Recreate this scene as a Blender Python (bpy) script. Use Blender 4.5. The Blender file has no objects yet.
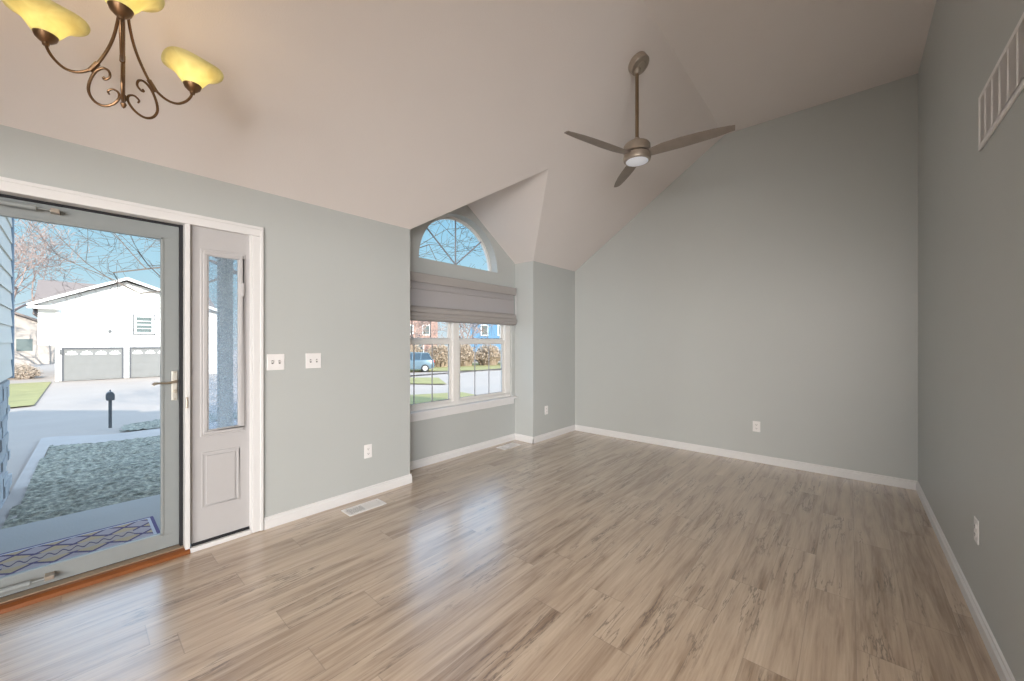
import bpy, bmesh, math, random
from mathutils import Vector, Matrix, noise
random.seed(7)
PI = math.pi
scene = bpy.context.scene
COL = scene.collection

# ------------------------------------------------------------------ camera
CAM_H = 1.35
FPX = 385.0
YAW = math.atan(338.0 / 385.0)
cam_data = bpy.data.cameras.new('camera')
cam_data.sensor_width = 36.0
cam_data.lens = FPX / 1024.0 * 36.0
cam_data.shift_y = 1.5 / 1024.0
cam_data.clip_start = 0.02
cam_data.clip_end = 500
cam = bpy.data.objects.new('camera', cam_data)
COL.objects.link(cam)
cam.location = (0, 0, CAM_H)
cam.rotation_euler = (PI / 2, 0, YAW - PI / 2)
scene.camera = cam

# ------------------------------------------------------------------ light and exposure
scene.view_settings.view_transform = 'Standard'
scene.view_settings.look = 'None'
scene.view_settings.gamma = 1.0
scene.view_settings.use_curve_mapping = False
scene.view_settings.exposure = 0.0

world = bpy.data.worlds.new('sky')
scene.world = world
world.use_nodes = True
wn = world.node_tree
wn.nodes.clear()
w_out = wn.nodes.new('ShaderNodeOutputWorld')
w_bg = wn.nodes.new('ShaderNodeBackground')
w_bg.inputs['Strength'].default_value = 1.0
w_tc = wn.nodes.new('ShaderNodeTexCoord')
w_sep = wn.nodes.new('ShaderNodeSeparateXYZ')
w_ramp = wn.nodes.new('ShaderNodeValToRGB')
wn.links.new(w_tc.outputs['Generated'], w_sep.inputs[0])
wn.links.new(w_sep.outputs['Z'], w_ramp.inputs[0])
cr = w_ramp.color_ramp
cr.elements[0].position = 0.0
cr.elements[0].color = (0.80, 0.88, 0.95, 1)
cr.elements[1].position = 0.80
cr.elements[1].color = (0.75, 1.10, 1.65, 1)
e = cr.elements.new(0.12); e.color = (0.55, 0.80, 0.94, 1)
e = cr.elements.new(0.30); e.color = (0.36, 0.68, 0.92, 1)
e = cr.elements.new(0.39); e.color = (2.2, 3.0, 4.1, 1)  # brighter band added above the view to boost floor sheen and daylight
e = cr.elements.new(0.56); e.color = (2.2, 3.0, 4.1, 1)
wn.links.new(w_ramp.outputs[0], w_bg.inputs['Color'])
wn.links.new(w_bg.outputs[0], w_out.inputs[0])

sun_d = bpy.data.lights.new('sun', 'SUN')
sun_d.energy = 9.0
sun_d.angle = math.radians(0.6)
sun_d.color = (1.0, 0.93, 0.84)
sun = bpy.data.objects.new('sun', sun_d)
COL.objects.link(sun)
sun_dir = Vector((0.15, 0.92, -0.385)).normalized()
sun.rotation_euler = sun_dir.to_track_quat('-Z', 'Y').to_euler()


def area_light(name, loc, direction, sx, sy, watts, color, spread=180):
    d = bpy.data.lights.new(name, 'AREA')
    d.shape = 'RECTANGLE'
    d.size = sx; d.size_y = sy
    d.energy = watts
    d.color = color
    d.spread = math.radians(spread)
    o = bpy.data.objects.new(name, d)
    COL.objects.link(o)
    o.location = loc
    o.rotation_euler = Vector(direction).to_track_quat('-Z', 'Y').to_euler()
    return o

# fill lights added behind the camera to brighten the room, no windows there
area_light('rear_fill', (-3.85, -0.9, 1.5), (1, 0.12, -0.30), 3.4, 1.8, 265, (1.0, 0.95, 0.90), 115)
area_light('side_fill', (-2.6, -3.8, 1.4), (1.0, 1, -0.22), 2.6, 1.8, 200, (0.97, 0.98, 1.0), 110)

# ------------------------------------------------------------------ materials
MATS = {}


def new_mat(name):
    m = bpy.data.materials.new(name)
    m.use_nodes = True
    MATS[name] = m
    return m, m.node_tree, m.node_tree.nodes['Principled BSDF']


def mat(name, col, rough=0.6, metal=0.0, noise_amt=0.06, noise_scale=20.0, bump=0.0, bscale=200.0, spec=0.5, coat=0.0):
    m, nt, b = new_mat(name)
    b.inputs['Roughness'].default_value = rough
    b.inputs['Metallic'].default_value = metal
    b.inputs['Specular IOR Level'].default_value = spec
    b.inputs['Coat Weight'].default_value = coat
    tc = nt.nodes.new('ShaderNodeTexCoord')
    nz = nt.nodes.new('ShaderNodeTexNoise')
    nz.inputs['Scale'].default_value = noise_scale
    nz.inputs['Detail'].default_value = 4
    nt.links.new(tc.outputs['Object'], nz.inputs['Vector'])
    mx = nt.nodes.new('ShaderNodeMix'); mx.data_type = 'RGBA'
    mx.inputs['A'].default_value = tuple(c * (1 - noise_amt) for c in col) + (1,)
    mx.inputs['B'].default_value = tuple(min(1, c * (1 + noise_amt)) for c in col) + (1,)
    nt.links.new(nz.outputs['Fac'], mx.inputs['Factor'])
    nt.links.new(mx.outputs['Result'], b.inputs['Base Color'])
    if bump:
        n2 = nt.nodes.new('ShaderNodeTexNoise')
        n2.inputs['Scale'].default_value = bscale
        n2.inputs['Detail'].default_value = 3
        nt.links.new(tc.outputs['Object'], n2.inputs['Vector'])
        bp = nt.nodes.new('ShaderNodeBump')
        bp.inputs['Strength'].default_value = bump
        bp.inputs['Distance'].default_value = 0.01
        nt.links.new(n2.outputs['Fac'], bp.inputs['Height'])
        nt.links.new(bp.outputs[0], b.inputs['Normal'])
    return m


def emit(m, col, strength):
    b = m.node_tree.nodes['Principled BSDF']
    b.inputs['Emission Color'].default_value = col + (1,)
    b.inputs['Emission Strength'].default_value = strength


wall_paint = mat('sage_grey_wall_paint', (0.483, 0.50, 0.488), 0.42, noise_amt=0.02, noise_scale=3, bump=0.08, bscale=260)
ceil_paint = mat('ceiling_paint', (0.76, 0.71, 0.685), 0.8, noise_amt=0.02, noise_scale=3, bump=0.12, bscale=160)
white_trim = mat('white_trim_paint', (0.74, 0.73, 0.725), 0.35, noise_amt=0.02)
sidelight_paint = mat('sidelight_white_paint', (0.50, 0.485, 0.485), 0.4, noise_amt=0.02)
storm_grey = mat('storm_door_painted_metal', (0.28, 0.30, 0.30), 0.4, noise_amt=0.03)
rubber = mat('black_rubber', (0.012, 0.012, 0.015), 0.7)
nickel = mat('brushed_nickel', (0.55, 0.50, 0.42), 0.3, metal=1.0)
fan_metal = mat('fan_brushed_nickel', (0.42, 0.36, 0.30), 0.42, metal=0.75, noise_amt=0.1, noise_scale=60)
fan_wood = mat('fan_blade_grey_wood', (0.25, 0.21, 0.18), 0.5, noise_amt=0.2, noise_scale=14)
bronze = mat('aged_bronze', (0.20, 0.115, 0.06), 0.36, metal=0.85, noise_amt=0.3, noise_scale=40)
plastic = mat('white_plastic', (0.82, 0.80, 0.79), 0.35, noise_amt=0.01)
slot_dark = mat('dark_slot', (0.10, 0.10, 0.10), 0.7)
vent_white = mat('white_vent_metal', (0.82, 0.80, 0.79), 0.45)
vent_inside = mat('vent_shadow_metal', (0.16, 0.17, 0.18), 0.7)
thresh_wood = mat('stained_threshold_wood', (0.23, 0.07, 0.015), 0.3, noise_amt=0.3, noise_scale=12)
shade_fabric = mat('taupe_linen_shade', (0.56, 0.53, 0.53), 0.9, noise_amt=0.08, noise_scale=300, bump=0.2, bscale=600)
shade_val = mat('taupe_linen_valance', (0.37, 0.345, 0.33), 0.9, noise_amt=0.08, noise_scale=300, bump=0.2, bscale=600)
vinyl_win = mat('vinyl_window_frame', (0.80, 0.78, 0.75), 0.4, noise_amt=0.02)
muntin_dark = mat('grey_muntin', (0.36, 0.36, 0.38), 0.5)
concrete = mat('concrete', (0.46, 0.39, 0.34), 0.85, noise_amt=0.12, noise_scale=1.2, bump=0.2, bscale=60)
porch_conc = mat('porch_concrete', (0.50, 0.47, 0.45), 0.85, noise_amt=0.08, noise_scale=3, bump=0.2, bscale=60)
concrete_walk = mat('walkway_concrete', (0.44, 0.37, 0.33), 0.85, noise_amt=0.1, noise_scale=2)
asphalt = mat('street_concrete', (0.40, 0.32, 0.27), 0.9, noise_amt=0.1, noise_scale=0.5)
grass_far = mat('yellow_green_grass', (0.30, 0.26, 0.10), 0.95, noise_amt=0.35, noise_scale=1.5)
siding_m = mat('pale_lap_siding', (0.78, 0.70, 0.62), 0.6, noise_amt=0.03)
corner_m = mat('grey_corner_board', (0.30, 0.36, 0.44), 0.6)
stone_m = mat('stone_veneer', (0.45, 0.44, 0.45), 0.9, noise_amt=0.35, noise_scale=9, bump=0.5, bscale=30)
post_m = mat('porch_post_paint', (0.70, 0.70, 0.70), 0.7, noise_amt=0.25, noise_scale=26)
house_white = mat('white_house_stucco', (0.86, 0.85, 0.82), 0.8, noise_amt=0.02)
house_trim = mat('house_white_trim', (0.86, 0.84, 0.82), 0.6)
roof_m = mat('brown_shingles', (0.22, 0.17, 0.15), 0.9, noise_amt=0.2, noise_scale=5)
garage_m = mat('garage_door_grey', (0.18, 0.175, 0.17), 0.6, noise_amt=0.12, noise_scale=3)
garage_win = mat('garage_trim_dark', (0.07, 0.07, 0.08), 0.6)
win_glass_m = mat('far_window_glass', (0.13, 0.155, 0.15), 0.15)
blue_house_m = mat('blue_house_siding', (0.11, 0.22, 0.34), 0.7)
brick_m = mat('pale_brick', (0.36, 0.22, 0.18), 0.9, noise_amt=0.35, noise_scale=3)
tan_house_m = mat('tan_house_siding', (0.40, 0.34, 0.30), 0.8)
bark = mat('grey_bark', (0.14, 0.11, 0.095), 0.9, noise_amt=0.2)
twig_pink = mat('pale_pink_twigs', (0.34, 0.25, 0.22), 0.9)
bush_m = mat('dry_brown_bush', (0.40, 0.30, 0.22), 0.95, noise_amt=0.4, noise_scale=3)
bush_green = mat('dull_green_bush', (0.42, 0.34, 0.28), 0.95, noise_amt=0.4, noise_scale=3)
car_paint = mat('light_blue_car_paint', (0.13, 0.19, 0.235), 0.25, metal=0.3, coat=0.6)
car_glass = mat('car_glass', (0.03, 0.05, 0.07), 0.08)
tyre_m = mat('tyre_rubber', (0.03, 0.03, 0.03), 0.8)
wheel_m = mat('alloy_wheel', (0.6, 0.6, 0.6), 0.35, metal=0.6)
iron_m = mat('black_iron', (0.10, 0.10, 0.105), 0.5)
red_lamp = mat('red_tail_lamp', (0.5, 0.03, 0.02), 0.3)


# thin clear glass
def glass(name, tint, refl=0.06, haze=0.0):
    m, nt, b = new_mat(name)
    nt.nodes.remove(b)
    out = nt.nodes['Material Output']
    tr = nt.nodes.new('ShaderNodeBsdfTransparent'); tr.inputs[0].default_value = tint + (1,)
    gl = nt.nodes.new('ShaderNodeBsdfGlossy'); gl.inputs['Roughness'].default_value = 0.02
    lw_ = nt.nodes.new('ShaderNodeLayerWeight'); lw_.inputs['Blend'].default_value = 0.5
    pw = nt.nodes.new('ShaderNodeMath'); pw.operation = 'POWER'; pw.inputs[1].default_value = 5.0
    nt.links.new(lw_.outputs['Facing'], pw.inputs[0])
    fr = nt.nodes.new('ShaderNodeMath'); fr.operation = 'MULTIPLY_ADD'; fr.inputs[1].default_value = 0.8; fr.inputs[2].default_value = 0.012
    nt.links.new(pw.outputs[0], fr.inputs[0])
    mx = nt.nodes.new('ShaderNodeMixShader')
    nt.links.new(fr.outputs[0], mx.inputs[0])
    nt.links.new(tr.outputs[0], mx.inputs[1])
    nt.links.new(gl.outputs[0], mx.inputs[2])
    last = mx
    if haze:
        df = nt.nodes.new('ShaderNodeBsdfTranslucent'); df.inputs[0].default_value = (0.85, 0.9, 0.95, 1)
        m2 = nt.nodes.new('ShaderNodeMixShader')
        vz = nt.nodes.new('ShaderNodeTexVoronoi'); vz.inputs['Scale'].default_value = 90
        tc = nt.nodes.new('ShaderNodeTexCoord')
        nt.links.new(tc.outputs['Object'], vz.inputs['Vector'])
        mr = nt.nodes.new('ShaderNodeMapRange'); mr.inputs['To Min'].default_value = haze * 0.5; mr.inputs['To Max'].default_value = haze * 1.6
        nt.links.new(vz.outputs['Distance'], mr.inputs['Value'])
        nt.links.new(mr.outputs[0], m2.inputs[0])
        nt.links.new(mx.outputs[0], m2.inputs[1]); nt.links.new(df.outputs[0], m2.inputs[2])
        last = m2
    nt.links.new(last.outputs[0], out.inputs[0])
    return m


clear_glass = glass('clear_glass', (0.94, 0.97, 0.97))
pattern_glass = glass('patterned_sidelight_glass', (0.92, 0.96, 0.98), haze=0.24)


# --- floor planks (run along X)
def floor_material():
    m, nt, b = new_mat('grey_brown_vinyl_planks')
    N = nt.nodes; L = nt.links

    def math_(op, a, bb=None, c=None):
        n = N.new('ShaderNodeMath'); n.operation = op
        for i, v in enumerate((a, bb, c)):
            if v is None: continue
            if isinstance(v, (int, float)): n.inputs[i].default_value = v
            else: L.new(v, n.inputs[i])
        return n.outputs[0]
    tc = N.new('ShaderNodeTexCoord')
    sp = N.new('ShaderNodeSeparateXYZ'); L.new(tc.outputs['Object'], sp.inputs[0])
    x, y = sp.outputs['X'], sp.outputs['Y']
    W, LEN = 0.182, 1.22
    ry = math_('DIVIDE', math_('ADD', y, 10.03), W)
    row = math_('FLOOR', ry)
    wn1 = N.new('ShaderNodeTexWhiteNoise'); wn1.noise_dimensions = '1D'; L.new(row, wn1.inputs['W'])
    rx = math_('DIVIDE', math_('ADD', math_('ADD', x, 20.0), math_('MULTIPLY', wn1.outputs['Value'], LEN)), LEN)
    colm = math_('FLOOR', rx)
    cmb = N.new('ShaderNodeCombineXYZ'); L.new(row, cmb.inputs[0]); L.new(colm, cmb.inputs[1])
    wn2 = N.new('ShaderNodeTexWhiteNoise'); wn2.noise_dimensions = '2D'; L.new(cmb.outputs[0], wn2.inputs['Vector'])
    rnd = wn2.outputs['Value']
    # per-plank shifted grain coordinates
    gx = math_('MULTIPLY', x, 1.0)
    gy = math_('MULTIPLY', y, 1.0)
    off = math_('MULTIPLY', rnd, 37.0)
    cg = N.new('ShaderNodeCombineXYZ')
    L.new(math_('MULTIPLY', gx, 1.0), cg.inputs[0]); L.new(math_('MULTIPLY', gy, 12.0), cg.inputs[1]); L.new(off, cg.inputs[2])
    # broad cathedral grain
    n1 = N.new('ShaderNodeTexNoise'); n1.inputs['Scale'].default_value = 1.5; n1.inputs['Detail'].default_value = 5; n1.inputs['Roughness'].default_value = 0.6; n1.inputs['Distortion'].default_value = 0.5
    L.new(cg.outputs[0], n1.inputs['Vector'])
    # fine fibre
    cf = N.new('ShaderNodeCombineXYZ')
    L.new(math_('MULTIPLY', gx, 5.0), cf.inputs[0]); L.new(math_('MULTIPLY', gy, 110.0), cf.inputs[1]); L.new(off, cf.inputs[2])
    n2 = N.new('ShaderNodeTexNoise'); n2.inputs['Scale'].default_value = 1.0; n2.inputs['Detail'].default_value = 4
    L.new(cf.outputs[0], n2.inputs['Vector'])
    # dark cracks: thin band of a distorted noise
    cc = N.new('ShaderNodeCombineXYZ')
    L.new(math_('MULTIPLY', gx, 1.0), cc.inputs[0]); L.new(math_('MULTIPLY', gy, 11.0), cc.inputs[1]); L.new(math_('ADD', off, 11.0), cc.inputs[2])
    n3 = N.new('ShaderNodeTexNoise'); n3.inputs['Scale'].default_value = 1.3; n3.inputs['Detail'].default_value = 6; n3.inputs['Roughness'].default_value = 0.62; n3.inputs['Distortion'].default_value = 0.25
    L.new(cc.outputs[0], n3.inputs['Vector'])
    band = math_('ABSOLUTE', math_('SUBTRACT', n3.outputs['Fac'], 0.5))
    mr = N.new('ShaderNodeMapRange'); mr.inputs['From Min'].default_value = 0.0; mr.inputs['From Max'].default_value = 0.022
    mr.inputs['To Min'].default_value = 1.0; mr.inputs['To Max'].default_value = 0.0
    L.new(band, mr.inputs['Value'])
    n4 = N.new('ShaderNodeTexNoise'); n4.inputs['Scale'].default_value = 1.7; n4.inputs['Detail'].default_value = 2
    ck = N.new('ShaderNodeCombineXYZ'); L.new(gx, ck.inputs[0]); L.new(math_('MULTIPLY', gy, 3.0), ck.inputs[1]); L.new(math_('ADD', off, 3.0), ck.inputs[2])
    L.new(ck.outputs[0], n4.inputs['Vector'])
    msk = N.new('ShaderNodeMapRange'); msk.inputs['From Min'].default_value = 0.48; msk.inputs['From Max'].default_value = 0.60
    L.new(n4.outputs['Fac'], msk.inputs['Value'])
    crack = math_('MULTIPLY', mr.outputs[0], msk.outputs[0])
    # colours
    r1 = N.new('ShaderNodeValToRGB')
    r1.color_ramp.elements[0].position = 0.24; r1.color_ramp.elements[0].color = (0.26, 0.165, 0.098, 1)
    r1.color_ramp.elements[1].position = 0.78; r1.color_ramp.elements[1].color = (0.66, 0.52, 0.385, 1)
    e = r1.color_ramp.elements.new(0.48); e.color = (0.48, 0.355, 0.25, 1)
    tone = math_('ADD', n1.outputs['Fac'], math_('MULTIPLY', math_('SUBTRACT', rnd, 0.5), 0.15))
    tone2 = math_('ADD', tone, math_('MULTIPLY', math_('SUBTRACT', n2.outputs['Fac'], 0.5), 0.34))
    L.new(tone2, r1.inputs[0])
    mx = N.new('ShaderNodeMix'); mx.data_type = 'RGBA'
    L.new(math_('MULTIPLY', crack, 0.75), mx.inputs['Factor']); L.new(r1.outputs[0], mx.inputs['A']); mx.inputs['B'].default_value = (0.085, 0.05, 0.032, 1)
    # seams
    fy = math_('FRACT', ry); fx = math_('FRACT', rx)
    ey = math_('MINIMUM', fy, math_('SUBTRACT', 1.0, fy)); ex = math_('MINIMUM', fx, math_('SUBTRACT', 1.0, fx))
    sy = math_('LESS_THAN', ey, 0.008); sx = math_('LESS_THAN', ex, 0.0016)
    seam = math_('MAXIMUM', sy, sx)
    m2 = N.new('ShaderNodeMix'); m2.data_type = 'RGBA'
    L.new(math_('MULTIPLY', seam, 0.32), m2.inputs['Factor']); L.new(mx.outputs['Result'], m2.inputs['A']); m2.inputs['B'].default_value = (0.10, 0.07, 0.05, 1)
    L.new(m2.outputs['Result'], b.inputs['Base Color'])
    rr = N.new('ShaderNodeMapRange'); rr.inputs['To Min'].default_value = 0.30; rr.inputs['To Max'].default_value = 0.42
    L.new(n2.outputs['Fac'], rr.inputs['Value']); L.new(rr.outputs[0], b.inputs['Roughness'])
    b.inputs['Specular IOR Level'].default_value = 0.9
    b.inputs['Coat Weight'].default_value = 1.0
    b.inputs['Coat Roughness'].default_value = 0.24
    b.inputs['Coat IOR'].default_value = 1.6
    bp = N.new('ShaderNodeBump'); bp.inputs['Strength'].default_value = 0.15; bp.inputs['Distance'].default_value = 0.002
    L.new(math_('SUBTRACT', n2.outputs['Fac'], seam), bp.inputs['Height']); L.new(bp.outputs[0], b.inputs['Normal'])
    return m


floor_mat = floor_material()


def lawn_material():
    m, nt, b = new_mat('dormant_lawn')
    N = nt.nodes; L = nt.links
    tc = N.new('ShaderNodeTexCoord')
    v = N.new('ShaderNodeTexNoise'); v.inputs['Scale'].default_value = 16; v.inputs['Detail'].default_value = 6; v.inputs['Roughness'].default_value = 0.75
    L.new(tc.outputs['Object'], v.inputs['Vector'])
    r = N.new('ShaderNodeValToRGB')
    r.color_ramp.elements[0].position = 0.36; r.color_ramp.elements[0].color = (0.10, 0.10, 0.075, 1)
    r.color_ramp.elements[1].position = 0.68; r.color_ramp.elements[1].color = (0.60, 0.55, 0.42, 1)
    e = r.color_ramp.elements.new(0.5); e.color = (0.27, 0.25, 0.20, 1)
    L.new(v.outputs['Fac'], r.inputs[0]); L.new(r.outputs[0], b.inputs['Base Color'])
    b.inputs['Roughness'].default_value = 0.95
    return m


lawn_m = lawn_material()


def mat_pattern():
    m, nt, b = new_mat('lattice_doormat_weave')
    N = nt.nodes; L = nt.links

    def M(op, a, bb=None):
        n = N.new('ShaderNodeMath'); n.operation = op
        for i, v in enumerate((a, bb)):
            if v is None: continue
            if isinstance(v, (int, float)): n.inputs[i].default_value = v
            else: L.new(v, n.inputs[i])
        return n.outputs[0]
    tc = N.new('ShaderNodeTexCoord'); sp = N.new('ShaderNodeSeparateXYZ'); L.new(tc.outputs['Object'], sp.inputs[0])
    x, y = sp.outputs['X'], sp.outputs['Y']           # mat is 0.90 x 0.54 centred on origin
    u = M('MULTIPLY', M('ADD', x, M('MULTIPLY', y, 1.1)), 5.6)
    v = M('MULTIPLY', M('SUBTRACT', x, M('MULTIPLY', y, 1.1)), 5.6)
    fu = M('ABSOLUTE', M('SUBTRACT', M('FRACT', u), 0.5)); fv = M('ABSOLUTE', M('SUBTRACT', M('FRACT', v), 0.5))
    lat = M('LESS_THAN', M('MINIMUM', fu, fv), 0.085)
    chk = N.new('ShaderNodeTexChecker'); chk.inputs['Scale'].default_value = 1.0
    cv = N.new('ShaderNodeCombineXYZ'); L.new(M('ADD', u, 0.5), cv.inputs[0]); L.new(M('ADD', v, 0.5), cv.inputs[1]); cv.inputs[2].default_value = 0.5
    L.new(cv.outputs[0], chk.inputs['Vector'])
    chk.inputs['Color1'].default_value = (0.62, 0.44, 0.27, 1); chk.inputs['Color2'].default_value = (0.52, 0.42, 0.44, 1)
    m1 = N.new('ShaderNodeMix'); m1.data_type = 'RGBA'; L.new(lat, m1.inputs['Factor']); L.new(chk.outputs['Color'], m1.inputs['A']); m1.inputs['B'].default_value = (0.13, 0.09, 0.18, 1)
    # centre band with a scroll line
    ay = M('ABSOLUTE', y); ax = M('ABSOLUTE', x)
    band = M('MULTIPLY', M('LESS_THAN', ay, 0.065), M('LESS_THAN', ax, 0.31))
    m2 = N.new('ShaderNodeMix'); m2.data_type = 'RGBA'; L.new(band, m2.inputs['Factor']); L.new(m1.outputs['Result'], m2.inputs['A']); m2.inputs['B'].default_value = (0.55, 0.42, 0.36, 1)
    wave = M('MULTIPLY', M('SINE', M('MULTIPLY', x, 95.0)), 0.026)
    ln = M('MULTIPLY', band, M('LESS_THAN', M('ABSOLUTE', M('SUBTRACT', y, wave)), 0.010))
    m3 = N.new('ShaderNodeMix'); m3.data_type = 'RGBA'; L.new(ln, m3.inputs['Factor']); L.new(m2.outputs['Result'], m3.inputs['A']); m3.inputs['B'].default_value = (0.10, 0.07, 0.15, 1)
    # borders
    d = M('MINIMUM', M('SUBTRACT', 0.45, ax), M('SUBTRACT', 0.27, ay))
    b1 = M('LESS_THAN', d, 0.040); b2 = M('LESS_THAN', d, 0.022)
    m4 = N.new('ShaderNodeMix'); m4.data_type = 'RGBA'; L.new(b1, m4.inputs['Factor']); L.new(m3.outputs['Result'], m4.inputs['A']); m4.inputs['B'].default_value = (0.66, 0.62, 0.66, 1)
    m5 = N.new('ShaderNodeMix'); m5.data_type = 'RGBA'; L.new(b2, m5.inputs['Factor']); L.new(m4.outputs['Result'], m5.inputs['A']); m5.inputs['B'].default_value = (0.15, 0.11, 0.24, 1)
    L.new(m5.outputs['Result'], b.inputs['Base Color'])
    b.inputs['Roughness'].default_value = 0.95
    return m


doormat_m = mat_pattern()


def shade_glass_material():
    m, nt, b = new_mat('amber_alabaster_glass')
    N = nt.nodes; L = nt.links
    tc = N.new('ShaderNodeTexCoord')
    nz = N.new('ShaderNodeTexNoise'); nz.inputs['Scale'].default_value = 14; nz.inputs['Detail'].default_value = 4; nz.inputs['Distortion'].default_value = 1.2
    L.new(tc.outputs['Object'], nz.inputs['Vector'])
    r = N.new('ShaderNodeValToRGB')
    r.color_ramp.elements[0].position = 0.3; r.color_ramp.elements[0].color = (0.66, 0.63, 0.34, 1)
    r.color_ramp.elements[1].position = 0.7; r.color_ramp.elements[1].color = (0.80, 0.80, 0.52, 1)
    L.new(nz.outputs['Fac'], r.inputs[0])
    L.new(r.outputs[0], b.inputs['Base Color'])
    b.inputs['Roughness'].default_value = 0.35
    tr = N.new('ShaderNodeBsdfTranslucent'); L.new(r.outputs[0], tr.inputs[0])
    mx = N.new('ShaderNodeMixShader'); mx.inputs[0].default_value = 0.6
    L.new(b.outputs[0], mx.inputs[1]); L.new(tr.outputs[0], mx.inputs[2])
    L.new(mx.outputs[0], N['Material Output'].inputs[0])
    b.inputs['Emission Color'].default_value = (1.0, 0.84, 0.42, 1)
    b.inputs['Emission Strength'].default_value = 0.14
    return m


def translucent_fabric(m, amount):
    nt = m.node_tree; N = nt.nodes; L = nt.links
    b = N['Principled BSDF']
    tr = N.new('ShaderNodeBsdfTranslucent')
    L.new(b.inputs['Base Color'].links[0].from_socket, tr.inputs[0])
    mx = N.new('ShaderNodeMixShader'); mx.inputs[0].default_value = amount
    L.new(b.outputs[0], mx.inputs[1]); L.new(tr.outputs[0], mx.inputs[2])
    L.new(mx.outputs[0], N['Material Output'].inputs[0])
translucent_fabric(shade_fabric, 0.35)
amber = shade_glass_material()
bulb_m = mat('lit_bulb', (1, 0.9, 0.7), 0.4); emit(bulb_m, (1.0, 0.80, 0.5), 7.0)
lens_m = mat('fan_light_lens', (0.80, 0.82, 0.86), 0.5, noise_amt=0.01)
emit(lens_m, (0.75, 0.80, 0.92), 0.18)


# ------------------------------------------------------------------ mesh helpers
def tag(o, label=None, cat=None, group=None, kind=None):
    if label: o['label'] = label
    if cat: o['category'] = cat
    if group: o['group'] = group
    if kind: o['kind'] = kind
    return o


def empty(name, loc=(0, 0, 0), rz=0.0):
    o = bpy.data.objects.new(name, None)
    COL.objects.link(o)
    o.location = loc; o.rotation_euler = (0, 0, rz)
    o.empty_display_size = 0.1
    return o


class MB:
    def __init__(s):
        s.bm = bmesh.new()

    def box(s, x0, x1, y0, y1, z0, z1):
        a = Matrix.Translation(((x0 + x1) / 2, (y0 + y1) / 2, (z0 + z1) / 2)) @ Matrix.Diagonal((abs(x1 - x0), abs(y1 - y0), abs(z1 - z0), 1))
        bmesh.ops.create_cube(s.bm, size=1, matrix=a)
        return s

    def prism(s, pts, axis, a, b):
        """pts: 2D outline; axis 'x','y','z' = extrusion axis between a and b"""
        def P(p, t):
            if axis == 'x': return (t, p[0], p[1])
            if axis == 'y': return (p[0], t, p[1])
            return (p[0], p[1], t)
        v0 = [s.bm.verts.new(P(p, a)) for p in pts]
        v1 = [s.bm.verts.new(P(p, b)) for p in pts]
        n = len(pts)
        s.bm.faces.new(v0); s.bm.faces.new(list(reversed(v1)))
        for i in range(n):
            s.bm.faces.new((v0[i], v1[i], v1[(i + 1) % n], v0[(i + 1) % n]))
        return s

    def poly(s, pts):
        s.bm.faces.new([s.bm.verts.new(p) for p in pts])
        return s

    def tube(s, pts, rads, seg=8, cap=True):
        pts = [Vector(p) for p in pts]
        if isinstance(rads, (int, float)): rads = [rads] * len(pts)
        rings = []
        up = Vector((0, 0, 1))
        prev = None
        for i, p in enumerate(pts):
            d = (pts[min(i + 1, len(pts) - 1)] - pts[max(i - 1, 0)])
            if d.length < 1e-9: d = Vector((0, 0, 1))
            d.normalize()
            if prev is None:
                a = d.cross(up)
                if a.length < 1e-3: a = d.cross(Vector((1, 0, 0)))
            else:
                a = prev - d * prev.dot(d)
                if a.length < 1e-4: a = d.cross(up) if d.cross(up).length > 1e-3 else d.cross(Vector((1, 0, 0)))
            a.normalize(); b = d.cross(a); prev = a
            rings.append([s.bm.verts.new(p + (a * math.cos(2 * PI * k / seg) + b * math.sin(2 * PI * k / seg)) * rads[i]) for k in range(seg)])
        for i in range(len(rings) - 1):
            for k in range(seg):
                s.bm.faces.new((rings[i][k], rings[i][(k + 1) % seg], rings[i + 1][(k + 1) % seg], rings[i + 1][k]))
        if cap and seg > 2:
            s.bm.faces.new(list(reversed(rings[0]))); s.bm.faces.new(rings[-1])
        return s

    def lathe(s, prof, seg=32, M=None, wob=None):
        """prof: (r, z) list; optional wob(k angle, i) -> (dr, dz)"""
        rings = []
        for i, (r, z) in enumerate(prof):
            ring = []
            for k in range(seg):
                t = 2 * PI * k / seg
                dr, dz = wob(t, i) if wob else (0, 0)
                v = Vector(((r + dr) * math.cos(t), (r + dr) * math.sin(t), z + dz))
                if M: v = M @ v
                ring.append(s.bm.verts.new(v))
            rings.append(ring)
        for i in range(len(rings) - 1):
            for k in range(seg):
                s.bm.faces.new((rings[i][k], rings[i][(k + 1) % seg], rings[i + 1][(k + 1) % seg], rings[i + 1][k]))
        if prof[0][0] > 1e-4 and not wob: s.bm.faces.new(list(reversed(rings[0])))
        if prof[-1][0] > 1e-4 and not wob: s.bm.faces.new(rings[-1])
        return s

    def transform(s, M):
        bmesh.ops.transform(s.bm, matrix=M, verts=s.bm.verts)
        return s

    def build(s, name, material, parent=None, bevel=0.0, smooth=False, loc=None, solid=None, seg=2):
        bmesh.ops.remove_doubles(s.bm, verts=s.bm.verts, dist=1e-6)
        if solid != 0:
            bmesh.ops.recalc_face_normals(s.bm, faces=s.bm.faces)
        if smooth:
            for f in s.bm.faces: f.smooth = True
            for ed in s.bm.edges:
                if len(ed.link_faces) == 2 and ed.calc_face_angle(0) > math.radians(40): ed.smooth = False
        me = bpy.data.meshes.new(name)
        s.bm.to_mesh(me); s.bm.free()
        me.materials.append(material)
        o = bpy.data.objects.new(name, me)
        COL.objects.link(o)
        if parent: o.parent = parent
        if loc: o.location = loc
        if bevel:
            md = o.modifiers.new('bevel', 'BEVEL'); md.width = bevel; md.segments = seg; md.limit_method = 'ANGLE'; md.angle_limit = math.radians(35)
            md.harden_normals = False
        return o


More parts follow.
